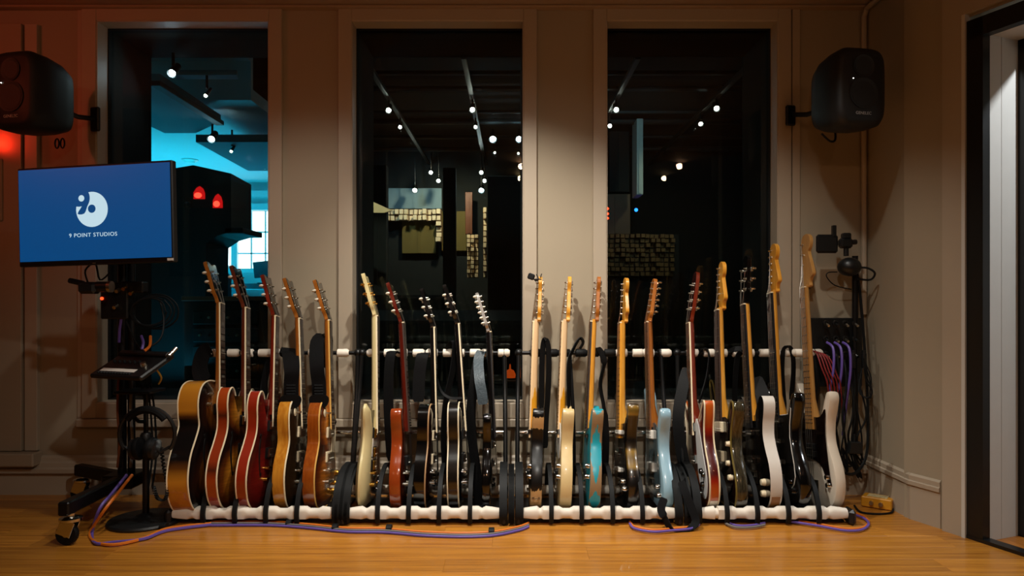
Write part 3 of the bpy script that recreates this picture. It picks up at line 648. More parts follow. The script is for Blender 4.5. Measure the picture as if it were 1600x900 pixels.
# pipes and ducts under the black ceiling
pipem = mat('dull_pipe', '34383A', .4, metal=.7)
for j, (x0, x1, y_, z_, r_, lb) in enumerate(((-1.9, 2.6, 3.0, 2.86, .022, 'nearest thin'), (-1.9, 3.2, 3.6, 2.90, .03, 'second'), (-1.9, 3.4, 4.2, 2.84, .02, 'third'), (-1.9, 3.6, 4.9, 2.92, .04, 'fourth thick'), (-1.9, 3.8, 5.5, 2.88, .025, 'fifth'), (-1.9, 4.0, 6.1, 2.86, .03, 'farthest'))):
    mb = MB(); mb.cyl((x0, 0, 0), (x1, 0, 0), r_, n=10); o = mb.build('ceiling_pipe', pipem); o.location = (0, y_, z_+.06); tag(o, lb+' metal pipe crossing under the live room ceiling', 'pipe', 'pipes under the live room ceiling')
# ================================================================== GUITARS
def mir(half): return [(0, 0)]+half+[(-x, y) for x, y in half[::-1]]
OUT = {
 'lp': [(0, 0), (.09, .006), (.14, .045), (.165, .115), (.157, .18), (.127, .235), (.113, .272), (.121, .315), (.136, .352), (.132, .374), (.108, .378), (.075, .352), (.045, .338), (.03, .37), (.0, .43), (-.035, .44), (-.08, .434), (-.112, .412), (-.127, .37), (-.122, .32), (-.113, .275), (-.127, .235), (-.157, .18), (-.165, .115), (-.14, .045), (-.09, .006)],
 'dot': mir([(.10, .006), (.17, .05), (.205, .125), (.195, .20), (.158, .26), (.133, .31), (.135, .36), (.147, .41), (.14, .452), (.113, .474), (.083, .462), (.06, .425), (.035, .398)]),
 'jumbo': [(0, 0), (.12, .008), (.185, .055), (.215, .135), (.203, .22), (.165, .285), (.140, .335), (.143, .385), (.157, .425), (.152, .448), (.118, .446), (.07, .415), (.04, .41), (.02, .50), (-.03, .515), (-.09, .51), (-.135, .485), (-.158, .435), (-.152, .38), (-.140, .335), (-.165, .285), (-.203, .22), (-.215, .135), (-.185, .055), (-.12, .008)],
 'sg': mir([(.09, .004), (.145, .035), (.167, .095), (.157, .155), (.127, .205), (.111, .25), (.115, .30), (.133, .345), (.139, .372), (.120, .368), (.08, .335), (.04, .312)]),
 'dc': mir([(.09, .004), (.145, .04), (.165, .105), (.157, .165), (.127, .22), (.112, .265), (.118, .31), (.133, .35), (.137, .385), (.118, .405), (.088, .395), (.055, .355), (.035, .335)]),
 'tele': [(0, 0), (.085, .003), (.138, .03), (.162, .09), (.156, .155), (.130, .21), (.113, .255), (.119, .30), (.134, .345), (.138, .378), (.12, .395), (.088, .386), (.052, .352), (.032, .345), (.0, .40), (-.04, .408), (-.10, .405), (-.135, .38), (-.138, .335), (-.118, .265), (-.13, .21), (-.156, .155), (-.162, .09), (-.138, .03), (-.085, .003)],
 'strat': [(0, 0), (.085, .002), (.142, .032), (.165, .095), (.155, .155), (.126, .21), (.111, .255), (.119, .31), (.140, .358), (.152, .392), (.145, .415), (.123, .414), (.100, .380), (.078, .340), (.048, .320), (.0, .318), (-.04, .325), (-.065, .365), (-.092, .43), (-.125, .463), (-.149, .455), (-.15, .42), (-.13, .36), (-.115, .305), (-.115, .255), (-.136, .195), (-.16, .125), (-.155, .06), (-.12, .015), (-.06, .0)],
 'rick': mir([(.10, .006), (.165, .045), (.188, .11), (.178, .175), (.150, .23), (.137, .275), (.141, .325), (.156, .37), (.164, .41), (.150, .425), (.115, .395), (.075, .36), (.03, .345)]),
}
OUT['pbass'] = [(x*1.04, y*1.13) for x, y in OUT['strat']]
OUT['offset'] = [(x, y-x*0.16+(0.012 if y < .05 else 0)) for x, y in OUT['strat']]
HEAD = {
 'gib': [(-.021, 0), (.021, 0), (.025, .022), (.037, .042), (.041, .075), (.040, .13), (.046, .168), (.042, .181), (.02, .178), (0, .169), (-.02, .178), (-.042, .181), (-.046, .168), (-.040, .13), (-.041, .075), (-.037, .042), (-.025, .022)],
 'strat': [(-.021, 0), (.021, 0), (.022, .015), (.030, .03), (.042, .036), (.047, .046), (.041, .068), (.031, .098), (.023, .126), (.034, .14), (.041, .160), (.035, .18), (.015, .192), (-.008, .188), (-.021, .172), (-.026, .14), (-.030, .10), (-.034, .06), (-.036, .032), (-.025, .016)],
 'tele': [(-.021, 0), (.021, 0), (.022, .02), (.030, .036), (.031, .06), (.025, .10), (.021, .13), (.028, .148), (.033, .166), (.025, .186), (.006, .191), (-.016, .180), (-.022, .165), (-.026, .13), (-.031, .07), (-.033, .036), (-.025, .018)],
 'rick': [(-.021, 0), (.021, 0), (.024, .03), (.033, .06), (.037, .12), (.036, .18), (.022, .215), (-.008, .222), (-.03, .205), (-.037, .15), (-.034, .09), (-.030, .045)],
 'dano': [(-.021, 0), (.021, 0), (.026, .03), (.033, .06), (.027, .10), (.031, .15), (.026, .18), (.0, .192), (-.026, .18), (-.031, .15), (-.027, .10), (-.033, .06), (-.026, .03)],
}
HEAD['bass'] = [(x*1.28, y*1.22) for x, y in HEAD['strat']]
HEAD['rev'] = [(-x, y) for x, y in HEAD['strat']][::-1]
LEAN = R(9); YB = 0.19; ZBASE = 0.016
maple = wood('maple_neck', 'CF861E', 'EBAA42', 0.3, (30, 3, 30), 0.5)
maplepale = wood('maple_bare', 'DDB483', 'F0D0A2', 0.45, (30, 3, 30))
mahog = wood('mahogany_neck', '4A1C0E', '6A2A14', 0.3, (30, 3, 30), 0.5)
brownneck = wood('brown_neck', '8A4A16', 'A8641F', 0.3, (30, 3, 30), 0.5)
blackneck = mat('black_neck', '0D0B0B', 0.2, var=0.1, coat=0.6)
creamneck = mat('cream_neck', 'D8C690', 0.25, var=0.05, coat=0.5)
rose = wood('rosewood_board', '24150E', '3A2418', 0.5, (40, 4, 40)); ebony = mat('ebony_board', '121012', 0.4, var=0.2)
walnut = wood('walnut_board', '5A3418', '7A4A22', 0.45, (40, 4, 40))
fretm = mat('fret_wire', 'C8C2B4', 0.25, metal=1.0, var=0.02); blackgloss = mat('black_lacquer', '070707', 0.12, var=0.1, coat=0.8)
pgblack = mat('black_pickguard', '0B0B0C', 0.18, var=0.1, coat=0.5); pgwhite = mat('white_pickguard', 'D8D8D6', 0.25, var=0.04)
pgdark = mat('tortoise_pickguard', '120908', 0.15, var=0.5, scale=40, coat=0.5)

def proj(p): d = p.y-CAMY; return 800+F*p.x/d, 466-F*(p.z-CAMZ)/d

def guitar(name, label, out, side, pf, pn, tip, t=0.045, top=None, sidem=None, backm=None, prof='flat', rnd=0.008, arch=0.0, bind=None, bindback=False,
           neck=maple, fb=rose, fbside=None, yb=.15, scale_len=.628, heel=None, nang=3.5, nz=.016, head='gib', hang=14, hdrop=0.0, headm=None, headface=None,
           tuners='33', btn=pearl, tmet=nickel, inlay=mat('aged_inlay', '6E6A5E', .35, var=.2, scale=80), pickups=(), guard=None, guardm=pgblack, guardedge=None, knobs=(), knobm=blackgloss, fholes=False, switch=None,
           bridge='tom', hw=chrome, yaw=0.0, yoff=0.0, jack=None, plate=None, binlay=True, strings=6):
    root = tag(empty(name), label, 'bass guitar' if 'bass' in name else 'electric guitar')
    root['group'] = 'guitars standing in the racks'
    o2 = [tuple(p) for p in crom([V((*p, 0)) for p in OUT[out]], 4)]; o2 = [(p[0], p[1]) for p in o2]
    # ---- body
    mb = MB(); n = len(o2)
    if prof == 'flat': rows = [(0, -t, 0), (0, 0, 0)]
    elif prof == 'round': r = rnd; rows = [(r, -t, 2), (.3*r, -t+.3*r, 0), (0, -t+r, 0), (0, -r, 0), (.3*r, -.3*r, 0), (r, 0, 1)]
    elif prof == 'bevel': rows = [(.02, -t, 2), (0, -t+.012, 0), (0, -.018, 0), (.026, 0, 1)]
    if arch: rows = rows+[(.010, 0.0005, 1), (.022, arch*.55, 1), (.034, arch, 1)]
    vs = []
    for ins, z, _ in rows: vs += [(x, y, z) for x, y in inset(o2, ins)]
    mb.v = [V(v) for v in vs]; mb.v = [tuple(v) for v in mb.v]
    for i in range(len(rows)-1):
        for j in range(n): mb.f.append([i*n+j, i*n+(j+1) % n, (i+1)*n+(j+1) % n, (i+1)*n+j]); mb.mi.append(1 if rows[i][2] == 1 or (arch and rows[i+1][2] == 1) else 0)
    mb.f.append(list(range(n))[::-1]); mb.mi.append(2); mb.f.append([(len(rows)-1)*n+j for j in range(n)]); mb.mi.append(1)
    mb.build('body', [sidem, top or sidem, backm or sidem], root, smooth=40)
    if bind:
        b = MB(); b.tube([(x, y, -.0015) for x, y in inset(o2, .0008)], .0034, 6, closed=True); b.build('binding', bind, root)
        if bindback: b = MB(); b.tube([(x, y, -t+.0015) for x, y in inset(o2, .0008)], .0032, 6, closed=True); b.build('binding', bind, root)
    ymax = max(p[1] for p in o2); zt = arch
    heel = heel or ymax-.07
    # ---- neck
    ynut = yb+scale_len; N = MX.Translation((0, heel, nz)) @ MX.Rotation(-R(nang), 4, 'X'); Ln = ynut-heel; w0, w1 = (.056, .043) if strings != 4 else (.062, .042)
    def wd(y): return w1+(w0-w1)*(1-y/Ln)
    mb = MB(); mb.xf = N; vs = []; fs = []; secs = [(-.02, .045), (.03, .032), (.07, .023), (Ln*.5, .021), (Ln-.01, .020), (Ln+.012, .018)]
    K = 9
    for y, dp_ in secs:
        for j in range(K):
            a = pi*j/(K-1); vs.append((-math.cos(a)*wd(y)/2, y, -math.sin(a)**.75*dp_ if 0 < j < K-1 else 0.0))
    for i in range(len(secs)-1):
        for j in range(K-1): fs.append([i*K+j, i*K+j+1, (i+1)*K+j+1, (i+1)*K+j])
        fs.append([i*K+K-1, i*K, (i+1)*K, (i+1)*K+K-1])
    fs += [list(range(K)), list(range((len(secs)-1)*K, len(secs)*K))[::-1]]; mb.add(vs, fs); mb.build('neck', neck, root, smooth=50)
    # ---- fingerboard with frets, markers
    e0 = -(heel-(ynut-scale_len*.735))            # board end towards the body
    e0 = min(e0, -.01)
    mb = MB(); mb.xf = N; tb = .0065
    vs = [(-wd(e0)/2, e0, 0), (wd(e0)/2, e0, 0), (wd(Ln)/2, Ln, 0), (-wd(Ln)/2, Ln, 0)]; vs += [(x*.99, y, tb) for x, y, z in vs]
    mb.add(vs, [(3, 2, 1, 0), (4, 5, 6, 7), (0, 1, 5, 4), (2, 3, 7, 6)]); mb.m = 1 if fbside else 0
    mb.add(vs, [(1, 2, 6, 5), (3, 0, 4, 7)]); fo = mb.build('fingerboard', [fb, fbside or fb], root, smooth=0)
    mb = MB(); mb.xf = N
    for k_ in range(1, 22):
        yy = Ln-scale_len*(1-2**(-k_/12.0))
        if yy > e0+.005: mb.box((0, yy, tb+.0004), (wd(yy)*.985, .0024, .0018))
    mb.build('frets', fretm, fo, smooth=0)['kind'] = 'stuff'
    if inlay:
        mb = MB(); mb.xf = N
        for k_ in (3, 5, 7, 9, 12, 15, 17, 19):
            yy = Ln-scale_len*(1-2**(-k_/12.0)); y2 = Ln-scale_len*(1-2**(-(k_-1)/12.0)); ym = (yy+y2)/2
            if yy < e0+.01: continue
            if binlay: mb.box((0, ym, tb), (wd(ym)*.5, (y2-yy)*.42, .0006))
            else: mb.cyl((0, ym, tb-.001), (0, ym, tb+.0004), .0035, n=8)
        mb.build('inlays', inlay, fo, smooth=0)['kind'] = 'stuff'
    mb = MB(); mb.xf = N; mb.box((0, Ln+.002, tb*.5+.001), (w1+.0005, .005, tb+.004), .0008); mb.build('nut', cream, root, smooth=0)
    # ---- headstock
    H = N @ MX.Translation((0, Ln+.004, tb if hang else 0.0)) @ MX.Rotation(-R(hang), 4, 'X') @ MX.Translation((0, 0, -.004-hdrop))
    hp = [tuple(p[:2]) for p in crom([V((*p, 0)) for p in HEAD[head]], 3)]
    mb = MB(); mb.xf = H; mb.prism(hp, -.015, 0.0, .0012); hd = mb.build('headstock', headm or neck, root, smooth=30)
    if headface:
        mb = MB(); mb.xf = H; mb.prism(inset(hp, .0015), -.001, .0016); mb.build('face_veneer', headface, hd, smooth=0)
    hl = max(p[1] for p in hp); posts = []
    def tuner(x, y, sx, k_):
        mb = MB(); mb.xf = H; mb.cyl((x, y, -.02), (x, y, .012), .0032, n=8); mb.cyl((x, y, .0005), (x, y, .0025), .006, n=10); mb.box((x, y, -.019), (.014, .016, .009), .002)
        ex = sx*(abs(x)+.016 if tuners in ('33', '12') else .052 if tuners != '4b' else .068) if tuners in ('33', '12') else x+sx*.034
        mb.cyl((x, y, -.02), (ex, y, -.02), .0022, n=6); mb.m = 1
        if tuners == '4b': mb.lathe([(.002, -.003), (.013, -.0025), (.013, .0025), (.002, .003)], (ex+sx*.008, y, -.02), 'Z', 12)
        else: mb.ball((ex+sx*.006, y, -.02), (.0085, .0058, .0095) if btn is not None else .006, 10, 6)
        mb.build('tuner', [tmet, btn], hd); posts.append((x, y))
    if tuners == '33':
        for sx in (-1, 1):
            for k_, y in enumerate((.055, .095, .135)): tuner(sx*.024, y, sx, k_)
    elif tuners == '12':
        for sx in (-1, 1):
            for k_, y in enumerate((.06, .095, .13, .165)): tuner(sx*.02, y, sx, k_)
    elif tuners == '6b':
        for k_ in range(6): tuner(-.020+.011*k_/5, .040+.0255*k_, -1, k_)
    elif tuners == '6t':
        for k_ in range(6): tuner(.020-.011*k_/5, .040+.0255*k_, 1, k_)
    elif tuners == '4b':
        for k_ in range(4): tuner(-.024+.010*k_/3, .055+.045*k_, -1, k_)
    # ---- bridge, tail, strings
    Zb = (N @ V((0, yb-heel, tb+.004))).z; Zb = max(zt+.006, min(Zb, zt+.022))
    mb = MB()
    if bridge == 'tom':
        mb.box((0, yb, Zb-.005), (.086, .012, .008), .002)
        for sx in (-1, 1): mb.cyl((sx*.037, yb, -.002), (sx*.037, yb, Zb-.004), .005, n=10)
        mb.build('bridge', hw, root); mb = MB(); mb.box((0, yb-.045, zt+.010), (.096, .014, .011), .003)
        for sx in (-1, 1): mb.cyl((sx*.042, yb-.045, -.002), (sx*.042, yb-.045, zt+.017), .008, n=12)
        mb.build('tailpiece', hw, root); ys = yb-.045
    elif bridge == 'trap':
        mb.box((0, yb, Zb-.006), (.09, .014, .012), .002); mb.build('bridge', hw, root)
        mb = MB()
        for sx in (-1, 1): mb.tube([(sx*.03, yb-.05, zt+.012), (sx*.012, yb-.12, zt+.008), (0.0, .012, .004), (0, -.001, -.02)], .004, 6)
        mb.cyl((-.045, yb-.05, zt+.012), (.045, yb-.05, zt+.012), .006); mb.build('tailpiece', hw, root); ys = yb-.05
    elif bridge == 'tele':
        mb.box((0, yb+.005, .003), (.085, .085, .004), .001); mb.box((0, yb-.035, .007), (.085, .003, .01), .0005)
        for i in range(3): mb.cyl((-.024+.016*i, yb, .009), (-.010+.016*i, yb, .009), .004, n=8)
        mb.build('bridge', hw, root); ys = yb-.03
    else:
        mb.box((0, yb-.01, .003), (.082, .044, .005), .001)
        for i in range(strings if strings == 4 else 6): mb.box((-.026+.0105*i, yb, .009), (.009, .018, .006), .001)
        mb.build('bridge', hw, root); ys = yb-.028
    mb = MB(); ns = strings
    for i in range(ns):
        u = i/(ns-1)-.5
        pn_ = N @ V((u*.034, Ln+.002, tb+.003)); pb = V((u*.052, yb, Zb+.001)); px_, py_ = sorted(posts, key=lambda p: p[0])[i*len(posts)//ns]; pp = H @ V((px_, py_, .006))
        mb.tube([(u*.05, ys, zt+.012), pb, pn_, pp], .0007 if ns > 4 else .0012, 4, caps=False)
    so_ = mb.build('strings', steel, root, fix=False); so_['kind'] = 'stuff'
    # ---- pickups etc
    for (y, wx, hy, m, ring) in pickups:
        if ring:
            mb = MB(); mb.box((0, y, zt+.002), (wx+.018, hy+.008, .008), .002); mb.build('pickup_ring', ring, root, smooth=0)
        mb = MB(); mb.box((0, y, zt+.007), (wx, hy, .016), .003); mb.m = 1
        for i in range(6): mb.cyl((-wx*.36+wx*.72*i/5, y-hy*.18, zt+.014), (-wx*.36+wx*.72*i/5, y-hy*.18, zt+.0162), .0022, n=6)
        mb.build('pickup', [m, steel], root, smooth=30)
    for (x, y, r, m) in knobs:
        mb = MB(); mb.lathe([(r, 0), (r, .004), (r*.86, .012), (r*.8, .015), (.001, .0155)], (x, y, zt), n=14); mb.build('knob', m, root)
    if switch:
        x, y, m = switch; mb = MB(); mb.lathe([(.016, .0), (.016, .003), (.006, .0035)], (x, y, zt), n=18); mb.m = 1; mb.cyl((x, y, zt+.002), (x, y, zt+.012), .004, n=8); mb.cyl((x, y, zt+.01), (x-.004, y, zt+.026), .0025, .004, n=8)
        mb.build('toggle_switch', [m, hw], root)
    if guard:
        gp = [tuple(p[:2]) for p in crom([V((*p, 0)) for p in guard], 3)]; mb = MB(); mb.prism(gp, zt+.0015, zt+.0042, .0006); pg_ = mb.build('pickguard', guardm, root, smooth=30)
        if guardedge: mb = MB(); mb.prism(inset(gp, -.0022), zt+.0004, zt+.0020); mb.build('pickguard_edge', guardedge, pg_, smooth=30)
    if fholes:
        for sx in (-1, 1):
            ctr = [(sx*(.098+.018*math.sin(a_*3.1)), .165+.155*a_, arch+.0008) for a_ in [i/10-.15 for i in range(11)]]
            mb = MB(); mb.ribbon(ctr, (1, 0, 0), [.006, .008, .010, .011, .012, .013, .012, .011, .010, .008, .006], .002)
            for c_ in (ctr[0], ctr[-1]): mb.lathe([(.008, -.001), (.008, .001)], (c_[0]-(sx*.007 if c_ is ctr[0] else -sx*.007), c_[1], c_[2]), n=14)
            mb.build('f_hole', blackpaint, root)
    if jack:
        x, y, m = jack; mb = MB(); sgn = 1 if x > 0 else -1; mb.lathe([(.016, -.002), (.016, .003), (.008, .004), (.006, .001)], (x, y, -t*.5), 'X', 18); mb.build('jack_plate', m, root)
    if plate:
        for (y0, y1, m) in plate:
            ix = [i for i in range(n) if y0 <= o2[i][1] <= y1 and o2[i][0]*(1 if side == 'R' else -1) > .04]
            mb = MB(); mb.ribbon([(*inset(o2, -.0012)[i], -t*.5) for i in ix], (0, 0, 1), t*.72, .0015); mb.build('side_plate', m, root)
    mb = MB(); mb.lathe([(.008, .002), (.0045, -.004), (.0045, -.008), (.008, -.012), (.003, -.014)], (0, 0, -t*.5), 'Y', 12); mb.build('strap_button', hw, root)
    mb = MB(); sgx = -1 if out not in ('strat', 'pbass', 'offset') else -.8
    # ---- place: real depth fixed by the rack, sideways position and size from the measured photo
    sgn = -1 if side == 'L' else 1
    Bm = MX(((0, 0, 1, 0), (1, 0, 0, 0), (0, 1, 0, 0), (0, 0, 0, 1))) if side == 'L' else MX(((0, 0, -1, 0), (-1, 0, 0, 0), (0, 1, 0, 0), (0, 0, 0, 1)))
    wmax = max(abs(p[0]) for p in o2); rim = V((sgn*wmax, .11, 0)); nut = N @ V((0, Ln, -.006)); tp = H @ V((0, hl, -.007))
    x, roll, s = 0.0, 0.0, 1.05
    for it in range(60):
        Mw = MX.Translation((x, YB+yoff, ZBASE)) @ MX.Rotation(R(yaw), 4, 'Z') @ MX.Rotation(-LEAN, 4, 'X') @ MX.Rotation(roll, 4, 'Y') @ MX.Scale(s, 4) @ Bm
        a = proj(Mw @ rim); b = proj(Mw @ nut); c = proj(Mw @ tp)
        x += (pf-a[0])*3.05/F*.8; roll += ((pn-b[0])-(pf-a[0]))*3.3/F/.8*.6; s *= 1+(c[1]-tip)/380*.8
    root.matrix_world = Mw
    root['_fit'] = 0; del root['_fit']
    GM[name+str(pf)] = Mw; print('GUITAR', label[:40], 's=%.3f roll=%.1f x=%.3f' % (s, math.degrees(roll), x))
    return root, Mw
GM = {}
LOB = {'jumbo': [(0, .14, .215, .155), (0, .40, .16, .13)], 'dot': [(0, .13, .205, .145), (0, .39, .15, .11)], 'lp': [(0, .12, .165, .13), (0, .34, .13, .12)], 'rick': [(0, .12, .19, .13), (0, .34, .15, .10)], 'strat': [(0, .12, .165, .13), (0, .33, .14, .12)]}
amberside = burst('amber_black_side', [(0.0, '3A1E08'), (.35, 'B4701A'), (.62, 'C98425'), (.78, '60350E'), (.9, '0C0706')], [(0, .07, .4, .19), (0, .445, .4, .105)], .15)
chr6 = (.070, .038, chrome, blackplastic); 
def pk(y, k='h', m=chrome, ring=blackplastic):
    w_, h_ = {'h': (.070, .036), 'p90': (.085, .040), 's': (.084, .018), 'b': (.056, .028), 'j': (.092, .036), 'm': (.064, .02)}[k]; return (y, w_, h_, m, ring)

guitar('archtop_guitar', 'large archtop guitar with black and amber sunburst sides and cream binding, leftmost in the racks', 'jumbo', 'L', 293, 343, 412, t=.082,
       top=burst('jumbo_top', [(0, 'A86A1C'), (.45, '8A4E14'), (.72, '2A1408'), (.95, '080505')], LOB['jumbo']), sidem=amberside, arch=.012, bind=cream, bindback=True,
       neck=brownneck, fb=rose, fbside=cream, yb=.21, nz=.026, heel=.44, head='gib', headm=brownneck, headface=blackgloss, pickups=[pk(.40), pk(.29)], bridge='trap', guard=[(.02, .24), (.03, .40), (.075, .39), (.10, .30), (.06, .24)],
       knobs=[(-.10, .42, .007, nickel), (-.085, .46, .007, nickel), (.12, .12, .012, blackgloss), (.15, .17, .012, blackgloss)], fholes=True, nang=3, yoff=-.042)
guitar('semi_hollow_guitar', 'brown sunburst semi-hollow guitar with flamed top, second from the left', 'dot', 'L', 338, 383, 418, t=.043,
       top=burst('dot_burst', [(0, 'C98A28'), (.6, 'B0701E'), (.85, '5A2C0A'), (1.0, '160906')], LOB['dot'], flame=.25), sidem=burst('dot_side', [(0, 'A84A12'), (.5, 'A03A0E'), (.7, '4A1A08'), (.9, '8A2E0C')], [(0, .09, .5, .13), (0, .43, .5, .1)]), arch=.010, bind=cream, bindback=True,
       neck=mahog, fb=rose, fbside=cream, yb=.175, nz=.02, heel=.40, head='gib', headface=blackgloss, pickups=[pk(.345), pk(.235)], knobs=[(.12, .10, .011, gold), (.15, .14, .011, gold), (.10, .06, .011, gold)], fholes=True, hw=chrome, yoff=-.02)
guitar('semi_hollow_guitar', 'cherry red semi-hollow guitar with cream binding, third from the left', 'dot', 'L', 384, 429, 432, t=.043,
       top=burst('cherry_top', [(0, '8A1C14'), (.6, '74140F'), (1.0, '3A0808')], LOB['dot'], flame=.2), sidem=burst('cherry_side', [(0, 'BC4A1C'), (.5, 'AE3A12'), (1.0, '8E240C')], LOB['dot']), arch=.010, bind=cream, bindback=True,
       neck=wood('cherry_neck', '5A140A', '7A2410', .25, (30, 3, 30), .5), fb=rose, fbside=cream, yb=.165, nz=.02, heel=.40, headface=blackgloss, pickups=[pk(.335), pk(.225)], knobs=[(.12, .10, .011, gold), (.15, .14, .011, gold)], fholes=True, hw=gold, yoff=-.02)
guitar('single_cut_guitar', 'single-cutaway guitar with honey sides and dark brown top, fourth from the left', 'lp', 'L', 444, 466, 437, t=.048,
       top=burst('dark_top', [(0, '3A2810'), (.6, '2C1C0C'), (1.0, '1C1208')], LOB['lp'], flame=.15), sidem=wood('honey_side', 'A86418', 'C98A2E', .2, (22, 1.5, 22), .7), arch=.010, bind=cream,
       neck=brownneck, fb=rose, fbside=cream, nz=.016, heel=.40, headface=blackgloss, pickups=[pk(.305, 'h', nickel, cream), pk(.205, 'h', nickel, cream)], knobs=[(.09, .09, .012, gold), (.12, .13, .012, gold), (.06, .06, .012, gold), (.10, .05, .012, gold)], switch=(-.085, .385, cream), hw=nickel)
guitar('single_cut_guitar', 'single-cutaway guitar with tobacco burst flamed top and brown sides, fifth from the left', 'lp', 'L', 491, 512, 440, t=.048,
       top=burst('lp_burst', [(0, 'C87C28'), (.6, 'AE621C'), (.85, '5A2408'), (1.0, '2A0E06')], LOB['lp'], flame=.3), sidem=wood('brown_side', '7E380E', '9C5016', .18, (22, 1.5, 22), .8), arch=.010, bind=mat('amber_binding', 'D8A85A', .35),
       neck=brownneck, fb=rose, fbside=mat('amber_binding', 'D8A85A'), nz=.016, heel=.40, headface=blackgloss, pickups=[pk(.305, 'h', nickel, cream), pk(.205, 'h', nickel, cream)], knobs=[(.09, .09, .012, gold), (.12, .13, .012, gold), (.06, .06, .012, gold), (.10, .05, .012, gold)], switch=(-.085, .385, cream), hw=nickel,
       guard=[(.03, .20), (.035, .32), (.07, .345), (.10, .30), (.07, .20)], guardm=cream)
iv = mat('aged_ivory', 'DCCB96', .25, var=.05, scale=8, coat=.6)
guitar('double_cut_guitar', 'aged ivory double-cutaway guitar with gold hardware in the second rack', 'dc', 'L', 570, 586, 430, t=.038, prof='bevel', top=iv, sidem=iv,
       neck=creamneck, fb=ebony, fbside=cream, yb=.135, heel=.30, headm=creamneck, pickups=[pk(.29, 'h', gold), pk(.215, 'h', gold), pk(.165, 'h', gold)], knobs=[(.09, .11, .011, blackgloss), (.12, .085, .011, blackgloss), (.08, .06, .011, blackgloss)], hw=gold, tmet=gold, btn=gold, nz=.012, guard=[(-.04, .18), (-.035, .30), (.04, .30), (.09, .24), (.05, .17)], guardm=whitep, yaw=2)
guitar('double_cut_guitar', 'orange-brown slab guitar beside the aged ivory one', 'dc', 'L', 625, 627, 444, t=.045, prof='round', rnd=.006, sidem=mat('cherry_slab', '8E3A14', .18, var=.15, scale=9, coat=.8, stretch=(3, 30, 30)), top=mat('cherry_dark', '40160A', .2, var=.2, coat=.7),
       neck=wood('red_neck', '4A120A', '641C0E', .25, (30, 3, 30), .5), fb=rose, headface=blackgloss, pickups=[pk(.19, 'p90', blackplastic, None)], knobs=[(.09, .09, .012, blackgloss), (.12, .06, .012, blackgloss)], nz=.012, heel=.33, yb=.14, binlay=False, hw=nickel)
guitar('single_cut_guitar', 'black single-cutaway guitar with one tan bound edge in the second rack', 'lp', 'L', 664, 676, 453, t=.048, top=mat('dark_wine_top', '1E0C08', .15, var=.2, coat=.8), sidem=blackgloss, arch=.008, bind=mat('tan_binding', 'B08A62', .4),
       neck=blackneck, fb=ebony, fbside=cream, headface=blackgloss, pickups=[pk(.305, 'h', chrome, cream), pk(.205, 'h', chrome, cream)], knobs=[(.09, .09, .012, blackgloss), (.12, .13, .012, blackgloss)], nz=.016, heel=.40, yaw=-1)
guitar('single_cut_guitar', 'black single-cutaway guitar with cream binding on both edges', 'lp', 'L', 716, 714, 447, t=.046, top=blackgloss, sidem=mat('black_sparkle', '14100C', .2, var=.6, scale=400, coat=.7), arch=.008, bind=cream, bindback=True,
       neck=blackneck, fb=ebony, fbside=cream, headface=blackgloss, pickups=[pk(.305, 'h', chrome), pk(.205, 'h', chrome)], knobs=[(.09, .09, .012, chrome), (.12, .13, .012, chrome)], nz=.016, heel=.40)
guitar('double_cut_guitar', 'glossy black slim guitar with white in-line tuners, last of the second rack', 'dc', 'L', 766, 763, 457, t=.036, prof='round', rnd=.008, sidem=blackgloss, neck=blackneck, fb=ebony, head='strat', hang=14, tuners='6b', btn=pearl, headm=mat('silver_head', 'A9A39C', .25, metal=.6),
       pickups=[pk(.27, 'b', chrome), pk(.19, 'b', chrome)], knobs=[(.09, .11, .011, blackgloss), (.12, .085, .011, blackgloss)], nz=.012, heel=.31, yb=.14, bridge='tele')
TG = dict(nang=0, nz=.004, hang=0, hdrop=.008, head='tele', tuners='6b', btn=chrome, bridge='tele', scale_len=.648, yb=.105, heel=.335, binlay=False, inlay=blackplastic, tmet=chrome, prof='round')
TK = [(.115, .17, .011, chrome), (.12, .13, .011, chrome)]
guitar('slab_guitar', 'heavily worn black single-cutaway slab guitar with bare wood edges, first of the third rack', 'tele', 'R', 829.5, 837, 433, t=.044, rnd=.004, sidem=relic('worn_black', '0B0A0A', 'C29A66', (.05, .338), (.055, .034)), top=relic('worn_black', 0, 0, (), ()), neck=relic('worn_maple', 'E2BE90', 'D8941E', (.36,), (.16,)), fb=maplepale, headm=maple,
       pickups=[pk(.30, 'm', chrome, None), pk(.14, 's', blackplastic, None)], knobs=TK, jack=(.150, .055, nickel), **TG)
guitar('slab_guitar', 'pale blonde single-cutaway slab guitar with maple neck', 'tele', 'R', 876, 882, 433, t=.046, rnd=.004, sidem=mat('blonde_finish', 'D6BC86', .35, var=.12, scale=14, coat=.3), neck=relic('worn_maple', 0, 0, (), ()), fb=maplepale, headm=maple, pickups=[pk(.30, 'm', chrome, None), pk(.14, 's', blackplastic, None)], knobs=TK, guard=[(-.10, .24), (-.08, .36), (0, .34), (.06, .33), (.10, .28), (.08, .20), (0, .20)], guardm=whitep, **TG)
guitar('slab_guitar', 'worn turquoise single-cutaway slab guitar with bare wood showing', 'tele', 'R', 922, 927, 433, t=.045, rnd=.004, sidem=islands('worn_turquoise', '1A93A2', '8E7252', [(.225, .11), (.045, .035), (.40, .03)], -.0225, .021), top=mat('turquoise_top', '1A8090', .3, var=.2), neck=maple, fb=rose, headm=brownneck, pickups=[pk(.30, 'm', chrome, None), pk(.14, 's', blackplastic, None)], knobs=TK, **TG)
SG_ = dict(TG); SG_.update(head='strat', bridge='strat', heel=.34)
blackgold_sheen = burst('black_gold_highlight', [(0, '3A2A10'), (.35, '8A6A26'), (.5, '2A1E0C'), (.8, '0B0908')], [(0, .20, .9, .09), (0, .39, .9, .05)])  # gold highlight painted as bands into the black and gold side colour
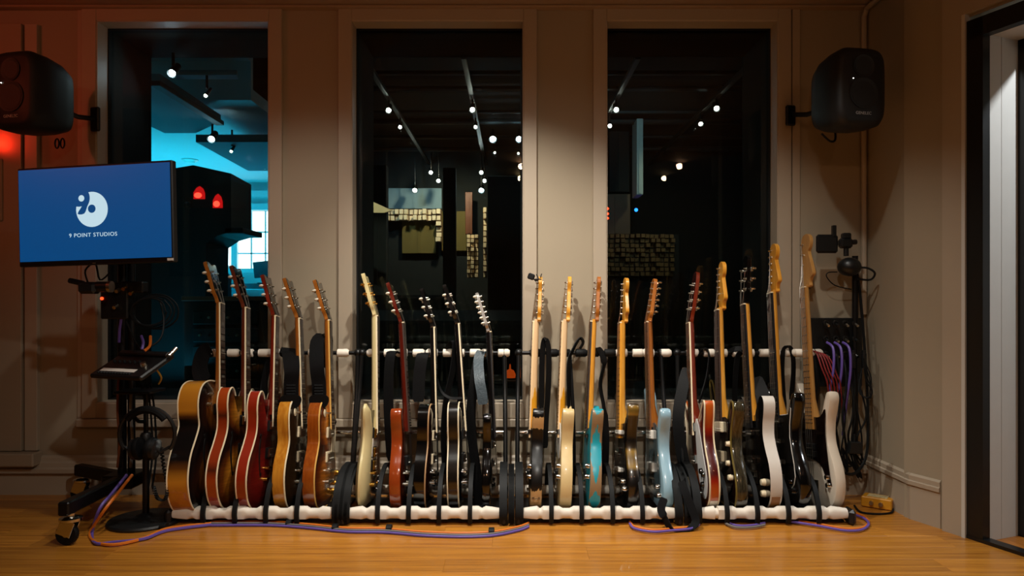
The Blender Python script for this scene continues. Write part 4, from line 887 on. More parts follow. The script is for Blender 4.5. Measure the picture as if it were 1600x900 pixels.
guitar('double_cut_guitar', 'black double-cutaway guitar with a gold sheen and bright maple neck in the third rack', 'strat', 'R', 982, 972, 435, t=.046, rnd=.012, sidem=blackgold_sheen, top=blackgloss, neck=maple, fb=maple, pickups=[pk(.30, 's', whitep, None), pk(.225, 'b', chrome, None), pk(.15, 's', whitep, None)], knobs=[(.09, .11, .012, chrome), (.12, .085, .012, chrome)], guard=[(-.09, .12), (-.09, .34), (0, .335), (.10, .34), (.12, .36), (.10, .26), (.13, .12), (.06, .07)], jack=(.11, .02, chrome), yaw=3, **SG_)
blue = mat('pale_blue_finish', '90B2C1', .25, var=.04, coat=.6)
guitar('offset_guitar', 'pale blue offset guitar at the end of the third rack', 'offset', 'R', 1036, 1014, 435, t=.046, rnd=.012, sidem=blue, neck=brownneck, fb=walnut, pickups=[pk(.29, 'j', whitep, None), pk(.16, 'j', whitep, None)], knobs=[(.10, .09, .012, chrome), (.12, .06, .012, chrome)], guard=[(-.09, .10), (-.09, .33), (0, .335), (.09, .33), (.10, .24), (.13, .10), (.05, .05)], guardm=mat('smoke_pickguard', '42545A', .12, var=.1, coat=.6), plate=[(.0, .03, chrome)], yaw=2,
       **{**SG_, 'hang': 10, 'head': 'rev', 'tuners': '6t', 'hdrop': 0.0, 'nz': .008})
guitar('hollow_guitar', 'fire-red sunburst hollow guitar with a white pickguard, first of the fourth rack', 'rick', 'R', 1109, 1079, 425, t=.040, prof='round', rnd=.007, sidem=burst('fireglo_side', [(0, 'C4681C'), (.4, 'B84A10'), (.75, '8E1E08'), (1.0, '4A0A06')], [(0, .05, .6, .10), (0, .40, .6, .12)]), top=burst('fireglo_top', [(0, '8A4414'), (.5, '7A2A0C'), (.9, '3A0A06')], LOB['rick']), bind=cream, bindback=True,
       neck=wood('red_brown_neck', '5A1A0C', '7A2A12', .25, (30, 3, 30), .5), fb=walnut, fbside=cream, head='rick', hang=9, headface=mat('dark_red_veneer', '2A0A08', .2, coat=.5), tuners='12', btn=chrome, nang=1, nz=.010, heel=.36, yb=.12, pickups=[pk(.32, 'h', chrome, None), pk(.19, 'h', chrome, None)], knobs=[(.115, .10, .013, blackgloss), (.13, .14, .013, blackgloss), (.10, .15, .013, blackgloss), (.09, .065, .011, blackgloss)],
       guard=[(.03, .34), (.07, .34), (.125, .22), (.165, .13), (.15, .06), (.10, .05), (.05, .12), (.03, .22)], guardm=pgwhite, bridge='trap', plate=[(.004, .05, whitep)])
paisley = wood('black_pearl_side', '0A0908', '4A4230', .12, (16, 9, 70), .8, 2.0)
guitar('offset_guitar', 'black and gold pearly guitar with a cream pickup, second in the fourth rack', 'offset', 'R', 1150, 1124, 410, t=.046, rnd=.010, sidem=paisley, top=pgdark, bind=mat('dark_gold_edge', '6A5A28', .3), neck=maple, fb=rose, pickups=[pk(.30, 'p90', cream, None), pk(.19, 'p90', cream, None)], knobs=[(.10, .24, .011, cream), (.12, .12, .012, cream), (.10, .17, .011, cream)], guard=[(-.09, .10), (-.09, .33), (0, .335), (.09, .33), (.10, .24), (.13, .10), (.05, .05)], guardm=pgdark, **SG_)
guitar('slab_guitar', 'black-topped guitar with white sides and a tan patch at the bottom', 'dc', 'R', 1204, 1165, 400, t=.042, prof='flat', top=blackgloss, sidem=mat('white_vinyl_side', 'CFC6BA', .5, var=.06), neck=maple, fb=ebony, fbside=None, head='dano', hang=5, hdrop=.0, headm=blackgloss, tuners='33', btn=chrome, nang=0, nz=.006, yb=.12, scale_len=.635, heel=.335, pickups=[pk(.27, 'm', chrome, None), pk(.17, 'm', chrome, None)], knobs=[(.11, .10, .013, cream), (.105, .06, .013, cream)], bridge='strat', inlay=pearl, binlay=False, plate=[(.004, .07, mat('tan_leather_patch', '8A5A2A', .5))])
guitar('baritone_guitar', 'black long-neck guitar with a sharp white-lined pickguard and dark fingerboard', 'strat', 'R', 1250, 1207, 382, t=.046, rnd=.013, sidem=blackgloss, neck=maple, fb=ebony, pickups=[pk(.315, 's', chrome, None), pk(.24, 's', chrome, None), pk(.165, 's', chrome, None)], knobs=[(.10, .10, .012, blackgloss), (.12, .07, .012, blackgloss)], guard=[(-.09, .12), (-.09, .34), (0, .335), (.10, .34), (.12, .36), (.10, .26), (.13, .12), (.06, .07)], guardm=pgblack, guardedge=whitep, yaw=2, **{**SG_, 'scale_len': .69, 'yb': .11})
guitar('bass_guitar', 'white bass guitar with black pickguard and pale maple neck, rightmost in the racks', 'pbass', 'R', 1306, 1258, 367, t=.046, rnd=.012, sidem=mat('olympic_white', 'D9CEBC', .25, var=.03, coat=.6), neck=wood('bass_maple', 'B5803E', 'CE9C58', .35, (30, 3, 30), .3), fb=wood('bass_board', '9A6630', 'B5803E', .4, (30, 3, 30)), pickups=[pk(.245, 'b', blackplastic, None), pk(.215, 'b', blackplastic, None)],
       knobs=[(.12, .13, .012, chrome), (.125, .10, .012, chrome)], guard=[(-.10, .22), (-.09, .38), (0, .37), (.08, .37), (.125, .40), (.115, .30), (.135, .14), (.145, .10), (.11, .12), (.06, .18), (-.04, .20)], guardm=pgdark, yaw=4, strings=4,
       **{**SG_, 'scale_len': .82, 'yb': .10, 'head': 'bass', 'tuners': '4b', 'heel': .375})
# ================================================================== GUITAR RACKS
YFT, ZFT = 0.0, 0.046; YUB, ZUB = 0.352, 0.715; YRT = 0.375
def xt(px, yy=YFT): return (px-800)*(yy-CAMY)/F
RK = [('first', 272, 527, [322, 371, 419, 467], [352, 400, 441, 478, 523], False),
      ('second', 543, 782, [592, 640, 687, 735], [596, 641, 688, 730, 774], False),
      ('third', 816, 1054, [861, 908, 956, 1002], [850, 895, 940, 984, 1026], True),
      ('fourth', 1092, 1322, [1133, 1180, 1228, 1275], [1095, 1140, 1182, 1222, 1262], False)]
for name_, x0, x1, gaps, nk, blk3 in RK:
    X0, X1 = xt(x0), xt(x1); xc = (X0+X1)/2
    rk = tag(empty('guitar_rack', (xc, YFT, 0)), {'first': 'white-padded black guitar rack holding the archtop and semi-hollow guitars', 'second': 'white-padded black guitar rack holding the aged ivory guitar', 'third': 'white-padded black guitar rack holding the worn slab guitars and pale blue guitar', 'fourth': 'white-padded black guitar rack holding the white bass'}[name_], 'guitar rack', 'guitar racks in a row')
    T = MX.Translation((-xc, -YFT, 0))
    # padded front tube with notches where the guitars sit
    prof = [(0.022, X0)]; g = [xt(v) for v in gaps]
    for gx in [X0+.03]+g+[X1-.03]:
        prof += [(.022, gx-.050), (.031, gx-.034), (.031, gx+.034), (.022, gx+.050)]
    prof = [p for p in prof if X0 <= p[1] <= X1]; prof = sorted(prof, key=lambda p: p[1]); prof.append((.022, X1)) if prof[-1][1] < X1 else None
    mb = MB(); mb.xf = T; mb.lathe(prof, (0, YFT, ZFT), 'X', 18); mb.v = [(v[0], v[1]*min(1, .022/max(.022, abs(v[1]))), max(v[2], ZFT-.022)) for v in mb.v]; mb.build('front_pad', foamw, rk)
    mb = MB(); mb.xf = T; mb.lathe([(.022, X0), (.022, X1)], (0, YRT, ZFT), 'X', 14); mb.build('rear_pad', foamw, rk)
    mb = MB(); mb.xf = T; mb.box((xc, (YFT+YRT)/2, .006), (X1-X0, YRT-YFT-.03, .010), .002); mb.build('bottom_tray', blackplastic, rk, smooth=0)
    def arc(x, r, nm, hgt=.215, m=blackrub):
        pts = crom([V((x, YFT-.026, .012)), V((x, YFT-.034, .05)), V((x, YFT-.016, .10)), V((x, YFT+.02, .155)), V((x, YFT+.09, hgt-.015)), V((x, YFT+.18, hgt)), V((x, YFT+.28, hgt-.03)), V((x, YRT-.01, .12)), V((x, YRT+.026, .05)), V((x, YRT+.02, .012))], 4, False)
        mb = MB(); mb.xf = T; mb.ribbon(pts, (1, 0, 0), r*2, .012); mb.build(nm, m, rk)
    for gx in g: arc(gx, .0095, 'divider')
    for k_, xe in enumerate((X0-.012, X1+.012)):
        sg = -1 if k_ == 0 else 1
        outer = (name_, k_) in (('first', 0), ('fourth', 1))
        if not outer: arc(xe, .017, 'end_arch', .22); arc(xe+sg*.036, .012, 'end_arch', .21)
        mb = MB(); mb.xf = T; mb.box((xe+sg*.004, YFT, .034), (.03, .075, .068), .012); mb.build('foot', blackplastic, rk); mb = MB(); mb.xf = T; mb.box((xe+sg*.004, YRT, .034), (.03, .075, .068), .012); mb.build('foot', blackplastic, rk)
        mb = MB(); mb.xf = T; mb.tube(crom([V((xe+sg*.008, YRT if outer else .20, .05 if outer else .20)), V((xe+sg*.006, .36 if outer else .27, .42)), V((xe+sg*.004, .32, .56)), V((xe, YUB-.004, ZUB+.01))], 4, False), .0105, 10); mb.ball((xe, YUB, ZUB), .02); mb.build('post', blackmetal, rk)
    # upper bar with neck spacers
    mb = MB(); mb.xf = T; mb.cyl((X0-.012, YUB, ZUB), (X1+.012, YUB, ZUB), .0095, n=12); mb.build('upper_bar', blackmetal, rk)
    mb = MB(); mb.xf = T; mb.cyl((X0-.012, YRT+.03, .32), (X1+.012, YRT+.03, .32), .010, n=12); mb.build('rear_bar', chrome, rk)
    for i, npx in enumerate(nk):
        xn = xt(npx, YUB); black = blk3 and i < 3
        for sgn in (-1, 1):
            mb = MB(); mb.xf = T; a, b = (xn+sgn*.012, xn+sgn*.070); lo, hi = min(a, b), max(a, b)
            mb.lathe([(.012, lo), (.0195, lo+.003), (.020, hi-.010), (.013, hi)] if sgn > 0 else [(.013, lo), (.020, lo+.010), (.0195, hi-.003), (.012, hi)], (0, YUB, ZUB), 'X', 14)
            mb.build('neck_spacer', blackrub if black else foamw, rk)

# ================================================================== STRAPS
def strap(label, pts, w=.05, wid=(1, 0, 0), m=leather, t=.004, stitchm=None):
    P = crom([at(px, py, yy) for px, py, yy in pts], 5, False); n = len(P)
    o = tag(empty('guitar_strap', P[-1]), label, 'strap', 'guitar straps'); mb = MB(); mb.xf = MX.Translation(-P[-1])
    wf = []
    for px in range(n): wf.append(w)
    wf[0] = w*.7; wf[-1] = w*.7
    wl = wid
    if isinstance(wid, list): wl = [V(wid[min(len(wid)-1, int(i*len(wid)/n))]) for i in range(n)]
    mb.ribbon(P, wl, wf, t); mb.build('band', m, o, smooth=50)
    if stitchm:
        for s_ in (-1, 1):
            mb = MB(); mb.xf = MX.Translation(-P[-1]); dd = V(wid if not isinstance(wid, list) else wid[0]).normalized()
            mb.tube([p+dd*(w*.46*s_) for p in P], .0016, 5); mb.build('stitched_edge', stitchm, o)
    return o
strap('black leather strap folded behind the amber archtop guitar', [(330, 545, .33), (318, 552, .33), (312, 575, .31), (318, 596, .28)], .075, [(1, 0, 0)])
strap('thin black strap hanging behind the cherry red guitar', [(424, 556, .37), (416, 580, .33), (410, 620, .28), (409, 660, .26)], .035, (.6, .8, 0))
def padstrap(label, pts, w):
    o = strap(label, pts, w, (1, -.25, 0)); P = [at(*p) for p in pts]; base = P[-1]
    for i in range(5):
        c = P[-2].lerp(P[-1], .1+.16*i)-base+V((0, -.005, 0)); mb = MB(); mb.box(c, (w*.62, .008, .012), .003); mb.build('pad_rib', leather, o)
    mb = MB(); mb.prism([tuple(v[:2]) for v in crom([V((-.5*w, .03, 0)), V((.5*w, .03, 0)), V((.62*w, .0, 0)), V((.3*w, -.03, 0)), V((-.3*w, -.03, 0)), V((-.62*w, 0, 0))], 3)], -.003, .003)
    e = mb.build('end_tab', leather, o); e.rotation_euler = (pi/2, 0, 0); e.location = (0, -.006, -.0)
padstrap('black padded strap hanging on the honey-sided guitar', [(444, 560, .35), (452, 548, .33), (456, 575, .21), (455, 600, .19), (455, 628, .17)], .075)
padstrap('black padded strap hanging on the tobacco burst guitar', [(508, 575, .33), (509, 527, .33), (496, 532, .30), (495, 570, .21), (498, 600, .19), (499, 628, .17)], .07)
strap('wide black strap hanging behind the ivory and orange-brown guitars', [(622, 556, .35), (611, 552, .32), (607, 600, .29), (608, 660, .27), (612, 720, .27)], .05, (1, -.3, 0))
strap('black strap draped down behind the tan-edged black guitar', [(669, 552, .35), (660, 556, .32), (655, 590, .30), (654, 628, .28)], .06, (1, -.2, 0), stitchm=stitch)
strap('blue-black strap looped at the neck of the cream-bound black guitar', [(700, 545, .35), (705, 533, .33), (711, 540, .32), (707, 580, .29), (697, 625, .26), (693, 680, .24), (696, 740, .22)], .042, [(.5, .85, 0)], stitchm=stitch)
strap('narrow black strap curving under the cream-bound black guitar neck', [(682, 590, .26), (690, 612, .25), (704, 622, .24), (722, 622, .23)], .012, (0, .5, .9))
strap('black strap with tooled grey leather end on the slim black guitar', [(762, 560, .35), (754, 550, .33), (748, 560, .31), (749, 590, .22), (753, 615, .19), (755, 632, .18)], .048, [(1, -.2, 0)], m=tooled, stitchm=stitch)
strap('long black strap falling beside the slim black guitar', [(748, 555, .36), (742, 590, .31), (736, 640, .29), (738, 690, .28), (745, 740, .26), (749, 790, .24)], .048, (1, -.4, 0))
strap('narrow black strap hooped over the worn black guitar neck', [(846, 640, .26), (847, 560, .31), (851, 531, .33), (857, 545, .33), (857, 600, .30), (853, 660, .28), (852, 700, .27)], .03, (.8, .6, 0))
strap('black strap curling up beside the blonde guitar neck', [(889, 640, .26), (888, 570, .30), (896, 545, .33), (906, 529, .35), (911, 535, .36), (906, 545, .36)], .028, [(.5, .85, 0)])
strap('black strap falling down behind the blonde guitar', [(890, 548, .36), (893, 600, .31), (896, 660, .28), (897, 740, .26)], .018, (1, -.5, 0))
strap('black strap twisted down behind the turquoise guitar', [(930, 544, .35), (936, 546, .34), (944, 565, .33), (938, 600, .30), (944, 640, .28), (947, 690, .27), (945, 740, .26)], .034, [(.9, .4, 0), (.5, .85, 0), (.9, .4, 0)])
strap('black strap spilling from the pale blue guitar down to the floor', [(1064, 752, .0), (1072, 772, -.035), (1081, 795, -.06), (1087, 816, -.08), (1072, 829, -.095), (1050, 828, -.095), (1038, 808, -.07), (1033, 795, -.055), (1038, 778, -.04)], .034, [(.9, -.3, .3), (.9, -.3, .3), (.5, -.8, .3), (.9, -.3, -.3)], m=webbing, stitchm=None)
strap('wide black strap bowed beside the red sunburst guitar', [(1075, 575, .33), (1068, 600, .29), (1060, 650, .24), (1064, 700, .22), (1074, 745, .20)], .055, (.9, -.45, 0), stitchm=stitch)
strap('black strap knotted at the red sunburst guitar neck', [(1088, 565, .35), (1098, 545, .34), (1108, 552, .33), (1104, 590, .31), (1092, 630, .28)], .03, [(.5, .85, 0)])
strap('black strap slung between the pearly and white-sided guitars', [(1134, 552, .36), (1150, 545, .34), (1162, 548, .33), (1152, 560, .32), (1148, 620, .30), (1152, 690, .27)], .03, [(.3, .6, .7), (.9, .4, 0)])
strap('black leather strap end beside the white-sided guitar neck', [(1180, 590, .30), (1190, 612, .24), (1194, 640, .20)], .06, (.9, -.4, 0), stitchm=stitch)
strap('black strap hooped beside the white bass neck', [(1226, 640, .28), (1222, 580, .32), (1225, 546, .34), (1236, 545, .34), (1240, 575, .33), (1236, 625, .30)], .034, [(.8, .6, 0)])

# clip-on tuner on the worn black guitar's headstock
ct = tag(empty('clip_tuner', at(841, 438, .335)), 'small black clip-on tuner on the headstock of the worn black guitar', 'tuner')
mb = MB(); mb.box((-.034, 0, .018), (.034, .012, .03), .006, MX.Rotation(R(20), 4, 'Y')); mb.build('display', blackplastic, ct)
mb = MB(); mb.tube([(-.024, 0, .01), (-.012, 0, -.004), (0, 0, .0)], .003, 6); mb.box((0, 0, .004), (.032, .03, .008), .002); mb.box((.012, 0, .018), (.004, .02, .03), .001, MX.Rotation(R(20), 4, 'Y')); mb.box((-.004, 0, .018), (.004, .02, .026), .001, MX.Rotation(R(-25), 4, 'Y')); mb.build('clip', blackplastic, ct)

# ================================================================== LOUDSPEAKERS
def speaker(loc, yaw, tilt, label, cable):
    sp = tag(empty('loudspeaker', loc), label, 'loudspeaker', 'wall loudspeakers'); sp.rotation_euler = (tilt, 0, yaw)
    mb = MB(); vs = []; rows = [(-.01, .80, .82), (0.0, .93, .94), (.02, 1, 1), (.09, 1.0, 1.0), (.17, .93, .94), (.23, .78, .80), (.255, .5, .55)]; n = 40
    for yy, sx, sz in rows:
        for j in range(n):
            a = 2*pi*j/n; c, s_ = math.cos(a), math.sin(a); e = .42
            vs.append((sx*.119*math.copysign(abs(c)**e, c), yy, sz*.174*math.copysign(abs(s_)**e, s_)))
    fs = [[i*n+j, i*n+(j+1) % n, (i+1)*n+(j+1) % n, (i+1)*n+j] for i in range(len(rows)-1) for j in range(n)]+[list(range(n)), list(range((len(rows)-1)*n, len(rows)*n))]
    mb.add(vs, fs); mb.build('enclosure', mat('speaker_shell', '141516', .55, var=.15, scale=80, bump=.1), sp, smooth=50)
    mb = MB(); mb.lathe([(.066, -.011), (.068, -.0145), (.061, -.014), (.026, -.001), (.018, -.004), (.001, -.008)], (0, 0, -.032), 'Y', 28); mb.build('woofer', grid, sp)
    mb = MB(); mb.lathe([(.048, -.011), (.050, -.014), (.04, -.012), (.016, -.003), (.010, -.007), (.001, -.010)], (0, 0, .085), 'Y', 28); mb.build('tweeter', grid, sp)
    mb = MB(); mb.ball((-.05, -.011, .03), .0022); mb.build('power_lamp', emitmat('power_led', 'FFFFF0', 4.0), sp)
    cu = bpy.data.curves.new('maker_name', 'FONT'); cu.body = 'GENELEC'; cu.size = .018; cu.align_x = 'CENTER'; cu.extrude = .0004
    tmp = bpy.data.objects.new('tmp', cu); me = bpy.data.meshes.new_from_object(tmp); bpy.data.objects.remove(tmp)
    me.materials.clear(); me.materials.append(mat('grey_print', 'B4B6B8', .5)); o = bpy.data.objects.new('maker_name', me); COL.objects.link(o); o.parent = sp; o.location = (.0, -.0108, -.124); o.rotation_euler = (pi/2, 0, 0)
    return sp
p = at(1347, 135, .0); sp = speaker(p, R(10), R(0), 'black rounded loudspeaker on the wall at the upper right', None)
mb = MB(); mb.tube([(0, .245, -.03), (-.05, .33, -.04), (-.07, .41, -.02)], .012, 8); mb.box((-.075, .43, -.02), (.05, .02, .10), .006); mb.build('wall_bracket', blackmetal, sp)
mb = MB(); mb.tube(crom([V((-.08, .17, -.17)), V((-.03, .18, -.20)), V((.01, .2, -.185)), V((.02, .22, -.12))], 4, False), .005, 6); mb.build('cable', blackrub, sp)
p = at(20, 140, .02); sp = speaker(p, R(-12), R(0), 'black rounded loudspeaker at the upper left edge lit red from below', None)
mb = MB(); mb.tube([(0, .25, -.02), (.03, .32, -.04), (.045, .40, -.03)], .012, 8); mb.box((.045, .41, -.03), (.05, .02, .12), .006); mb.build('wall_bracket', blackmetal, sp)
for k_ in range(2):
    mb = MB(); cx_ = .07+.03*k_; mb.tube([(cx_+.011*math.cos(a), .16, -.205+.022*math.sin(a)) for a in [i*pi/6 for i in range(12)]], .0035, 6, closed=True); mb.build('cable_loop', blackrub, sp)

# ================================================================== SCREEN ON ROLLING STAND
YS = -.16
c = at(145.4, 335, YS); dpt = YS-CAMY; W_, H_ = .714, 157*dpt/F
st = tag(empty('screen', c), 'flat screen showing a white circular logo on blue, on the rolling stand', 'screen'); st.rotation_euler = (0, R(1.3), R(-6))
st.rotation_euler = (0, R(-1.3), R(-9))
mb = MB(); mb.box((0, .02, 0), (W_, .03, H_), .004); mb.build('housing', blackplastic, st, smooth=0)
mb = MB(); mb.box((0, .045, -.02), (W_*.6, .03, H_*.6), .008); mb.build('back_bulge', blackplastic, st, smooth=0)
scr = bpy.data.materials.new('screen_blue'); scr.use_nodes = True; n = scr.node_tree.nodes; b = n['Principled BSDF']; b.inputs['Base Color'].default_value = (.01, .01, .012, 1); b.inputs['Roughness'].default_value = .35
b.inputs['Emission Color'].default_value = (*lin('03508E'), 1); b.inputs['Emission Strength'].default_value = .36
mb = MB(); mb.box((-.0, .003, .006), (W_-.018, .003, H_-.030), 0); sc_ = mb.build('display', scr, st, smooth=0)
wht = emitmat('screen_white', 'CDE9F5', .45); pxm = dpt/F; pxw = W_/245
def disc(name, cx, cy, rx, ry, yy, m):
    mb = MB(); vs = [(cx*pxw+rx*pxw*math.cos(i*pi/20), yy, -cy*pxm+ry*pxm*math.sin(i*pi/20)) for i in range(40)]; vs += [(x, y_-.0004, z) for x, y_, z in vs]
    mb.add(vs, [list(range(40)), list(range(40, 80))]+[[i, (i+1) % 40, 40+(i+1) % 40, 40+i] for i in range(40)]); return mb.build(name, m, sc_, smooth=0)
def poly(name, pts, yy, m):
    k_ = len(pts); vs = [(x*pxw, yy, -y_*pxm) for x, y_ in pts]; vs += [(x, y_-.0004, z) for x, y_, z in vs]; mb = MB(); mb.add(vs, [list(range(k_)), list(range(k_, 2*k_))]+[[i, (i+1) % k_, k_+(i+1) % k_, k_+i] for i in range(k_)]); return mb.build(name, m, sc_, smooth=0)
dx, dy = -148, -335
disc('logo_circle', 146+dx, 327+dy, 25, 27.5, .0012, wht)
nine = [(128, 298), (137, 297.5), (141, 300), (143, 306), (142.5, 314), (139, 322), (134, 333), (123.5, 333), (130, 322), (127, 322), (119, 320), (119, 308)]
poly('logo_nine', [(x+dx, y_+dy) for x, y_ in [tuple(v[:2]) for v in crom([V((*q_, 0)) for q_ in nine], 3)]], .0006, scr)
disc('logo_counter', 130+dx, 309+dy, 4.6, 5, 0.0, wht); disc('logo_point', 146+dx, 326+dy, 6, 6.5, .0005, scr)
cu = bpy.data.curves.new('screen_caption', 'FONT'); cu.body = '9 POINT STUDIOS'; cu.size = 8.6*pxm; cu.align_x = 'CENTER'; cu.extrude = .0003; cu.space_character = 1.12
tmp = bpy.data.objects.new('tmp', cu); me = bpy.data.meshes.new_from_object(tmp); bpy.data.objects.remove(tmp); me.materials.clear(); me.materials.append(wht)
o = bpy.data.objects.new('screen_caption', me); COL.objects.link(o); o.parent = sc_; o.scale = (1.1, 1, 1); o.location = ((147+dx)*pxw, .0008, -(369.5+dy)*pxm); o.rotation_euler = (pi/2, 0, 0)
mb = MB(); mb.box((W_*.5-.012, .0, -H_*.5+.011), (.026, .003, .010)); mb.build('sticker', whitep, st, smooth=0)
mb = MB(); mb.box((0, .0, -H_*.5+.006), (.012, .003, .004)); mb.build('badge', nickel, st, smooth=0)

rs = tag(empty('rolling_stand', at(197, 760, .18)), 'black steel rolling stand with chrome casters under the screen', 'stand'); rs.location.z = 0; ro = rs.location.copy(); T = MX.Translation(-ro)
def rp(name, m, fn): mb = MB(); mb.xf = T; fn(mb); return mb.build(name, m, rs)
xcol = ro.x; ycol = ro.y
rp('column', blackmetal, lambda m: (m.cyl((xcol-.018, ycol, .12), (xcol-.018, ycol, 1.28), .019, n=12), m.cyl((xcol+.02, ycol+.01, .12), (xcol+.02, ycol+.01, 1.28), .016, n=12)))
rp('mount_arm', blackmetal, lambda m: (m.box((xcol-.05, ycol-.08, 1.2), (.2, .12, .12), .01), m.box((c.x+.02, YS+.09, 1.28), (.22, .03, .2), .006), m.tube([(xcol, ycol-.05, 1.22), (c.x+.03, YS+.10, 1.28)], .02, 8)))
fa = at(104, 800, -.27); fb_ = at(127, 730, .34)
def leg(m, x, y_): dx_, dy_ = xcol-x, ycol-y_; m.box(((x+xcol)/2, (y_+ycol)/2, .15), (math.hypot(dx_, dy_)+.05, .045, .055), .006, MX.Rotation(math.atan2(dy_, dx_), 4, 'Z'))
rp('base_leg', blackmetal, lambda m: leg(m, fa.x, -.27))
rp('base_leg', blackmetal, lambda m: leg(m, fb_.x, .34))
rp('base_plate', blackmetal, lambda m: m.box((xcol, ycol, .15), (.14, .16, .058), .006))
def caster(x, y_, nm='caster'):
    mb = MB(); mb.xf = T; mb.cyl((x, y_, .095), (x, y_, .126), .014, n=10); mb.lathe([(.036, 0), (.042, .004), (.042, .014), (.024, .02)], (x, y_, .094), n=20)
    for s_ in (-1, 1): mb.box((x-.012, y_+s_*.018, .070), (.058, .004, .062), .001, MX.Rotation(R(20), 4, 'Y'))
    co = mb.build(nm, chrome, rs); mb = MB(); mb.xf = T; mb.lathe([(.012, -.013), (.040, -.013), (.044, -.006), (.044, .006), (.040, .013), (.012, .013)], (x-.014, y_, .0445), 'Y', 22); mb.build('wheel', blackrub, co); mb = MB(); mb.xf = T; mb.lathe([(.012, -.014), (.012, .014)], (x-.014, y_, .0445), 'Y', 14); mb.build('hub', nickel, co)
caster(fa.x+.012, -.262); caster(fb_.x+.012, .335)
# accessory box, camera-like gear and loops below the screen
ca = tag(empty('clamp_camera', at(140, 448, -.1)), 'small black camera on a clamp hanging below the screen', 'camera')
mb = MB(); mb.box((0, 0, -.005), (.075, .06, .05), .012); mb.cyl((.03, 0, 0), (.08, 0, .0), .022, n=16); mb.build('body', blackplastic, ca); mb = MB(); mb.box((-.055, 0, .02), (.07, .02, .022), .006, MX.Rotation(R(12), 4, 'Y')); mb.build('handle', blackplastic, ca)
mb = MB(); mb.lathe([(.024, .0), (.024, .014)], (.08, 0, 0), 'X', 18); mb.build('lens_ring', nickel, ca); mb = MB(); mb.tube(crom([V((-.02, .02, .02)), V((-.03, .02, .07)), V((0, .04, .10)), V((.02, .04, .03)), V((.05, .06, .06))], 4, False), .004, 6); mb.build('cord', blackrub, ca)
jb = tag(empty('junction_box', at(196, 470, .04)), 'black cable junction box with red lamp on the stand column', 'cable box')
mb = MB(); mb.box((-.035, 0, 0), (.12, .06, .16), .006); mb.box((.04, 0, .06), (.1, .05, .05), .006); mb.build('case', blackplastic, jb); mb = MB(); mb.ball((-.085, -.032, .01), .007); mb.build('lamp', emitmat('red_small', 'FF3A18', 2.0), jb)
for k_, (x_, z_) in enumerate(((-.01, .05), (.02, .06), (-.02, -.02), (.05, .04))): mb = MB(); mb.cyl((x_, -.03, z_), (x_, -.055, z_-.01), .008, n=10); mb.build('connector', [nickel, brassm][k_ % 2], jb)
def cable(label, pts, r, m, grp=None, n=6, parent=None, per=6):
    P = crom([V(p) for p in pts], per, False); mb = MB(); mb.xf = MX.Translation(-P[0]); mb.tube(P, r, n); o = mb.build('cable', m); o.location = P[0]
    if parent: o.parent = parent; return o
    return tag(o, label, 'cable', grp)
purple = mat('purple_cable', '6450A4', .45, var=.08); orange = mat('orange_cable', 'D8741E', .45, var=.08); redbraid = mat('red_braided_cable', '7E1C1C', .6, var=.9, scale=160); greyc = mat('grey_cable', '6E6A66', .5)
G = lambda px, py, dz=.006: (lambda d: V(((px-800)*d/F, d+CAMY, dz)))(F*(CAMZ-dz)/(py-466))
for k_ in range(4):
    a0 = k_*.9; ctr = at(232+k_*4, 487, .02+.02*k_)
    cable('black cable coil %s on the stand behind the mixer' % ('loop one', 'loop two', 'loop three', 'loop four')[k_], [ctr+V(((.075+.01*k_)*math.cos(a0+i*.785), .01*math.sin(i), (.06+.006*k_)*math.sin(a0+i*.785))) for i in range(9)], .0035, blackrub, 'coiled cables on the stand')
cable('thin black cable arching right from the stand', [at(196, 500, .03), at(215, 540, -.02), at(225, 545, -.05), at(250, 530, -.02), at(256, 500, .02), at(250, 470, .05)], .004, blackrub)
cable('short purple cable rising to the junction box', [at(186, 535, .05), at(187, 515, .04), at(190, 495, 0.02)], .006, purple)
cable('short purple cable plugged above the mixer', [at(222, 546, -.1), at(224, 535, -.08), at(221, 525, -.05)], .006, purple)
cable('short orange cable plugged above the mixer', [at(226, 548, -.1), at(234, 540, -.08), at(235, 525, -.05)], .006, orange)
for k_, (px, m_, lb) in enumerate(((186, mat('brown_cable', '6A3A22', .5), 'brown'), (190, blackrub, 'black'), (206, greyc, 'grey'))): cable('%s cable running down the stand column below the mixer' % lb, [at(px, 590, .06), at(px-2, 640, .05), at(px+1, 690, .06), at(px-2, 730, .08)], .007, m_)
cable('thin yellow cable under the mixer', [at(245, 578, -.05), at(252, 590, -.02), at(248, 600, 0.0)], .004, mat('yellow_cable', 'A8842A', .5))

# mixer on a round-base stand
ms = tag(empty('headphone_stand', G(228, 815, 0)), 'black round-base pole stand carrying the small mixer', 'stand'); mo = ms.location.copy()
mb = MB(); mb.lathe([(.152, 0), (.155, .008), (.15, .016), (.06, .024), (.03, .034), (.016, .04)], n=40); mb.build('base', mat('cast_iron', '0F1112', .5, bump=.2, bscale=200), ms)
mb = MB(); mb.cyl((0, 0, .03), (0, 0, .36), .014, n=14); mb.cyl((0, 0, .36), (0, 0, .56), .010, n=12); mb.build('pole', blackmetal, ms)
mb = MB(); mb.lathe([(.02, .33), (.024, .34), (.024, .38), (.018, .39)], n=16); mb.build('clutch', blackplastic, ms)
mb = MB(); mb.box((-.02, -.01, .575), (.16, .14, .012), .003); mb.build('platform', blackmetal, ms, smooth=0)
mb = MB(); mb.tube([(0, -.01, .44), (0, -.06, .45), (0, -.09, .47)], .008, 8); mb.build('hook', blackmetal, ms)
mx_ = tag(empty('personal_mixer', at(207, 572, -.03)), 'small black personal mixer with a white label strip', 'mixer'); mx_.rotation_euler = (R(27), 0, R(-22))
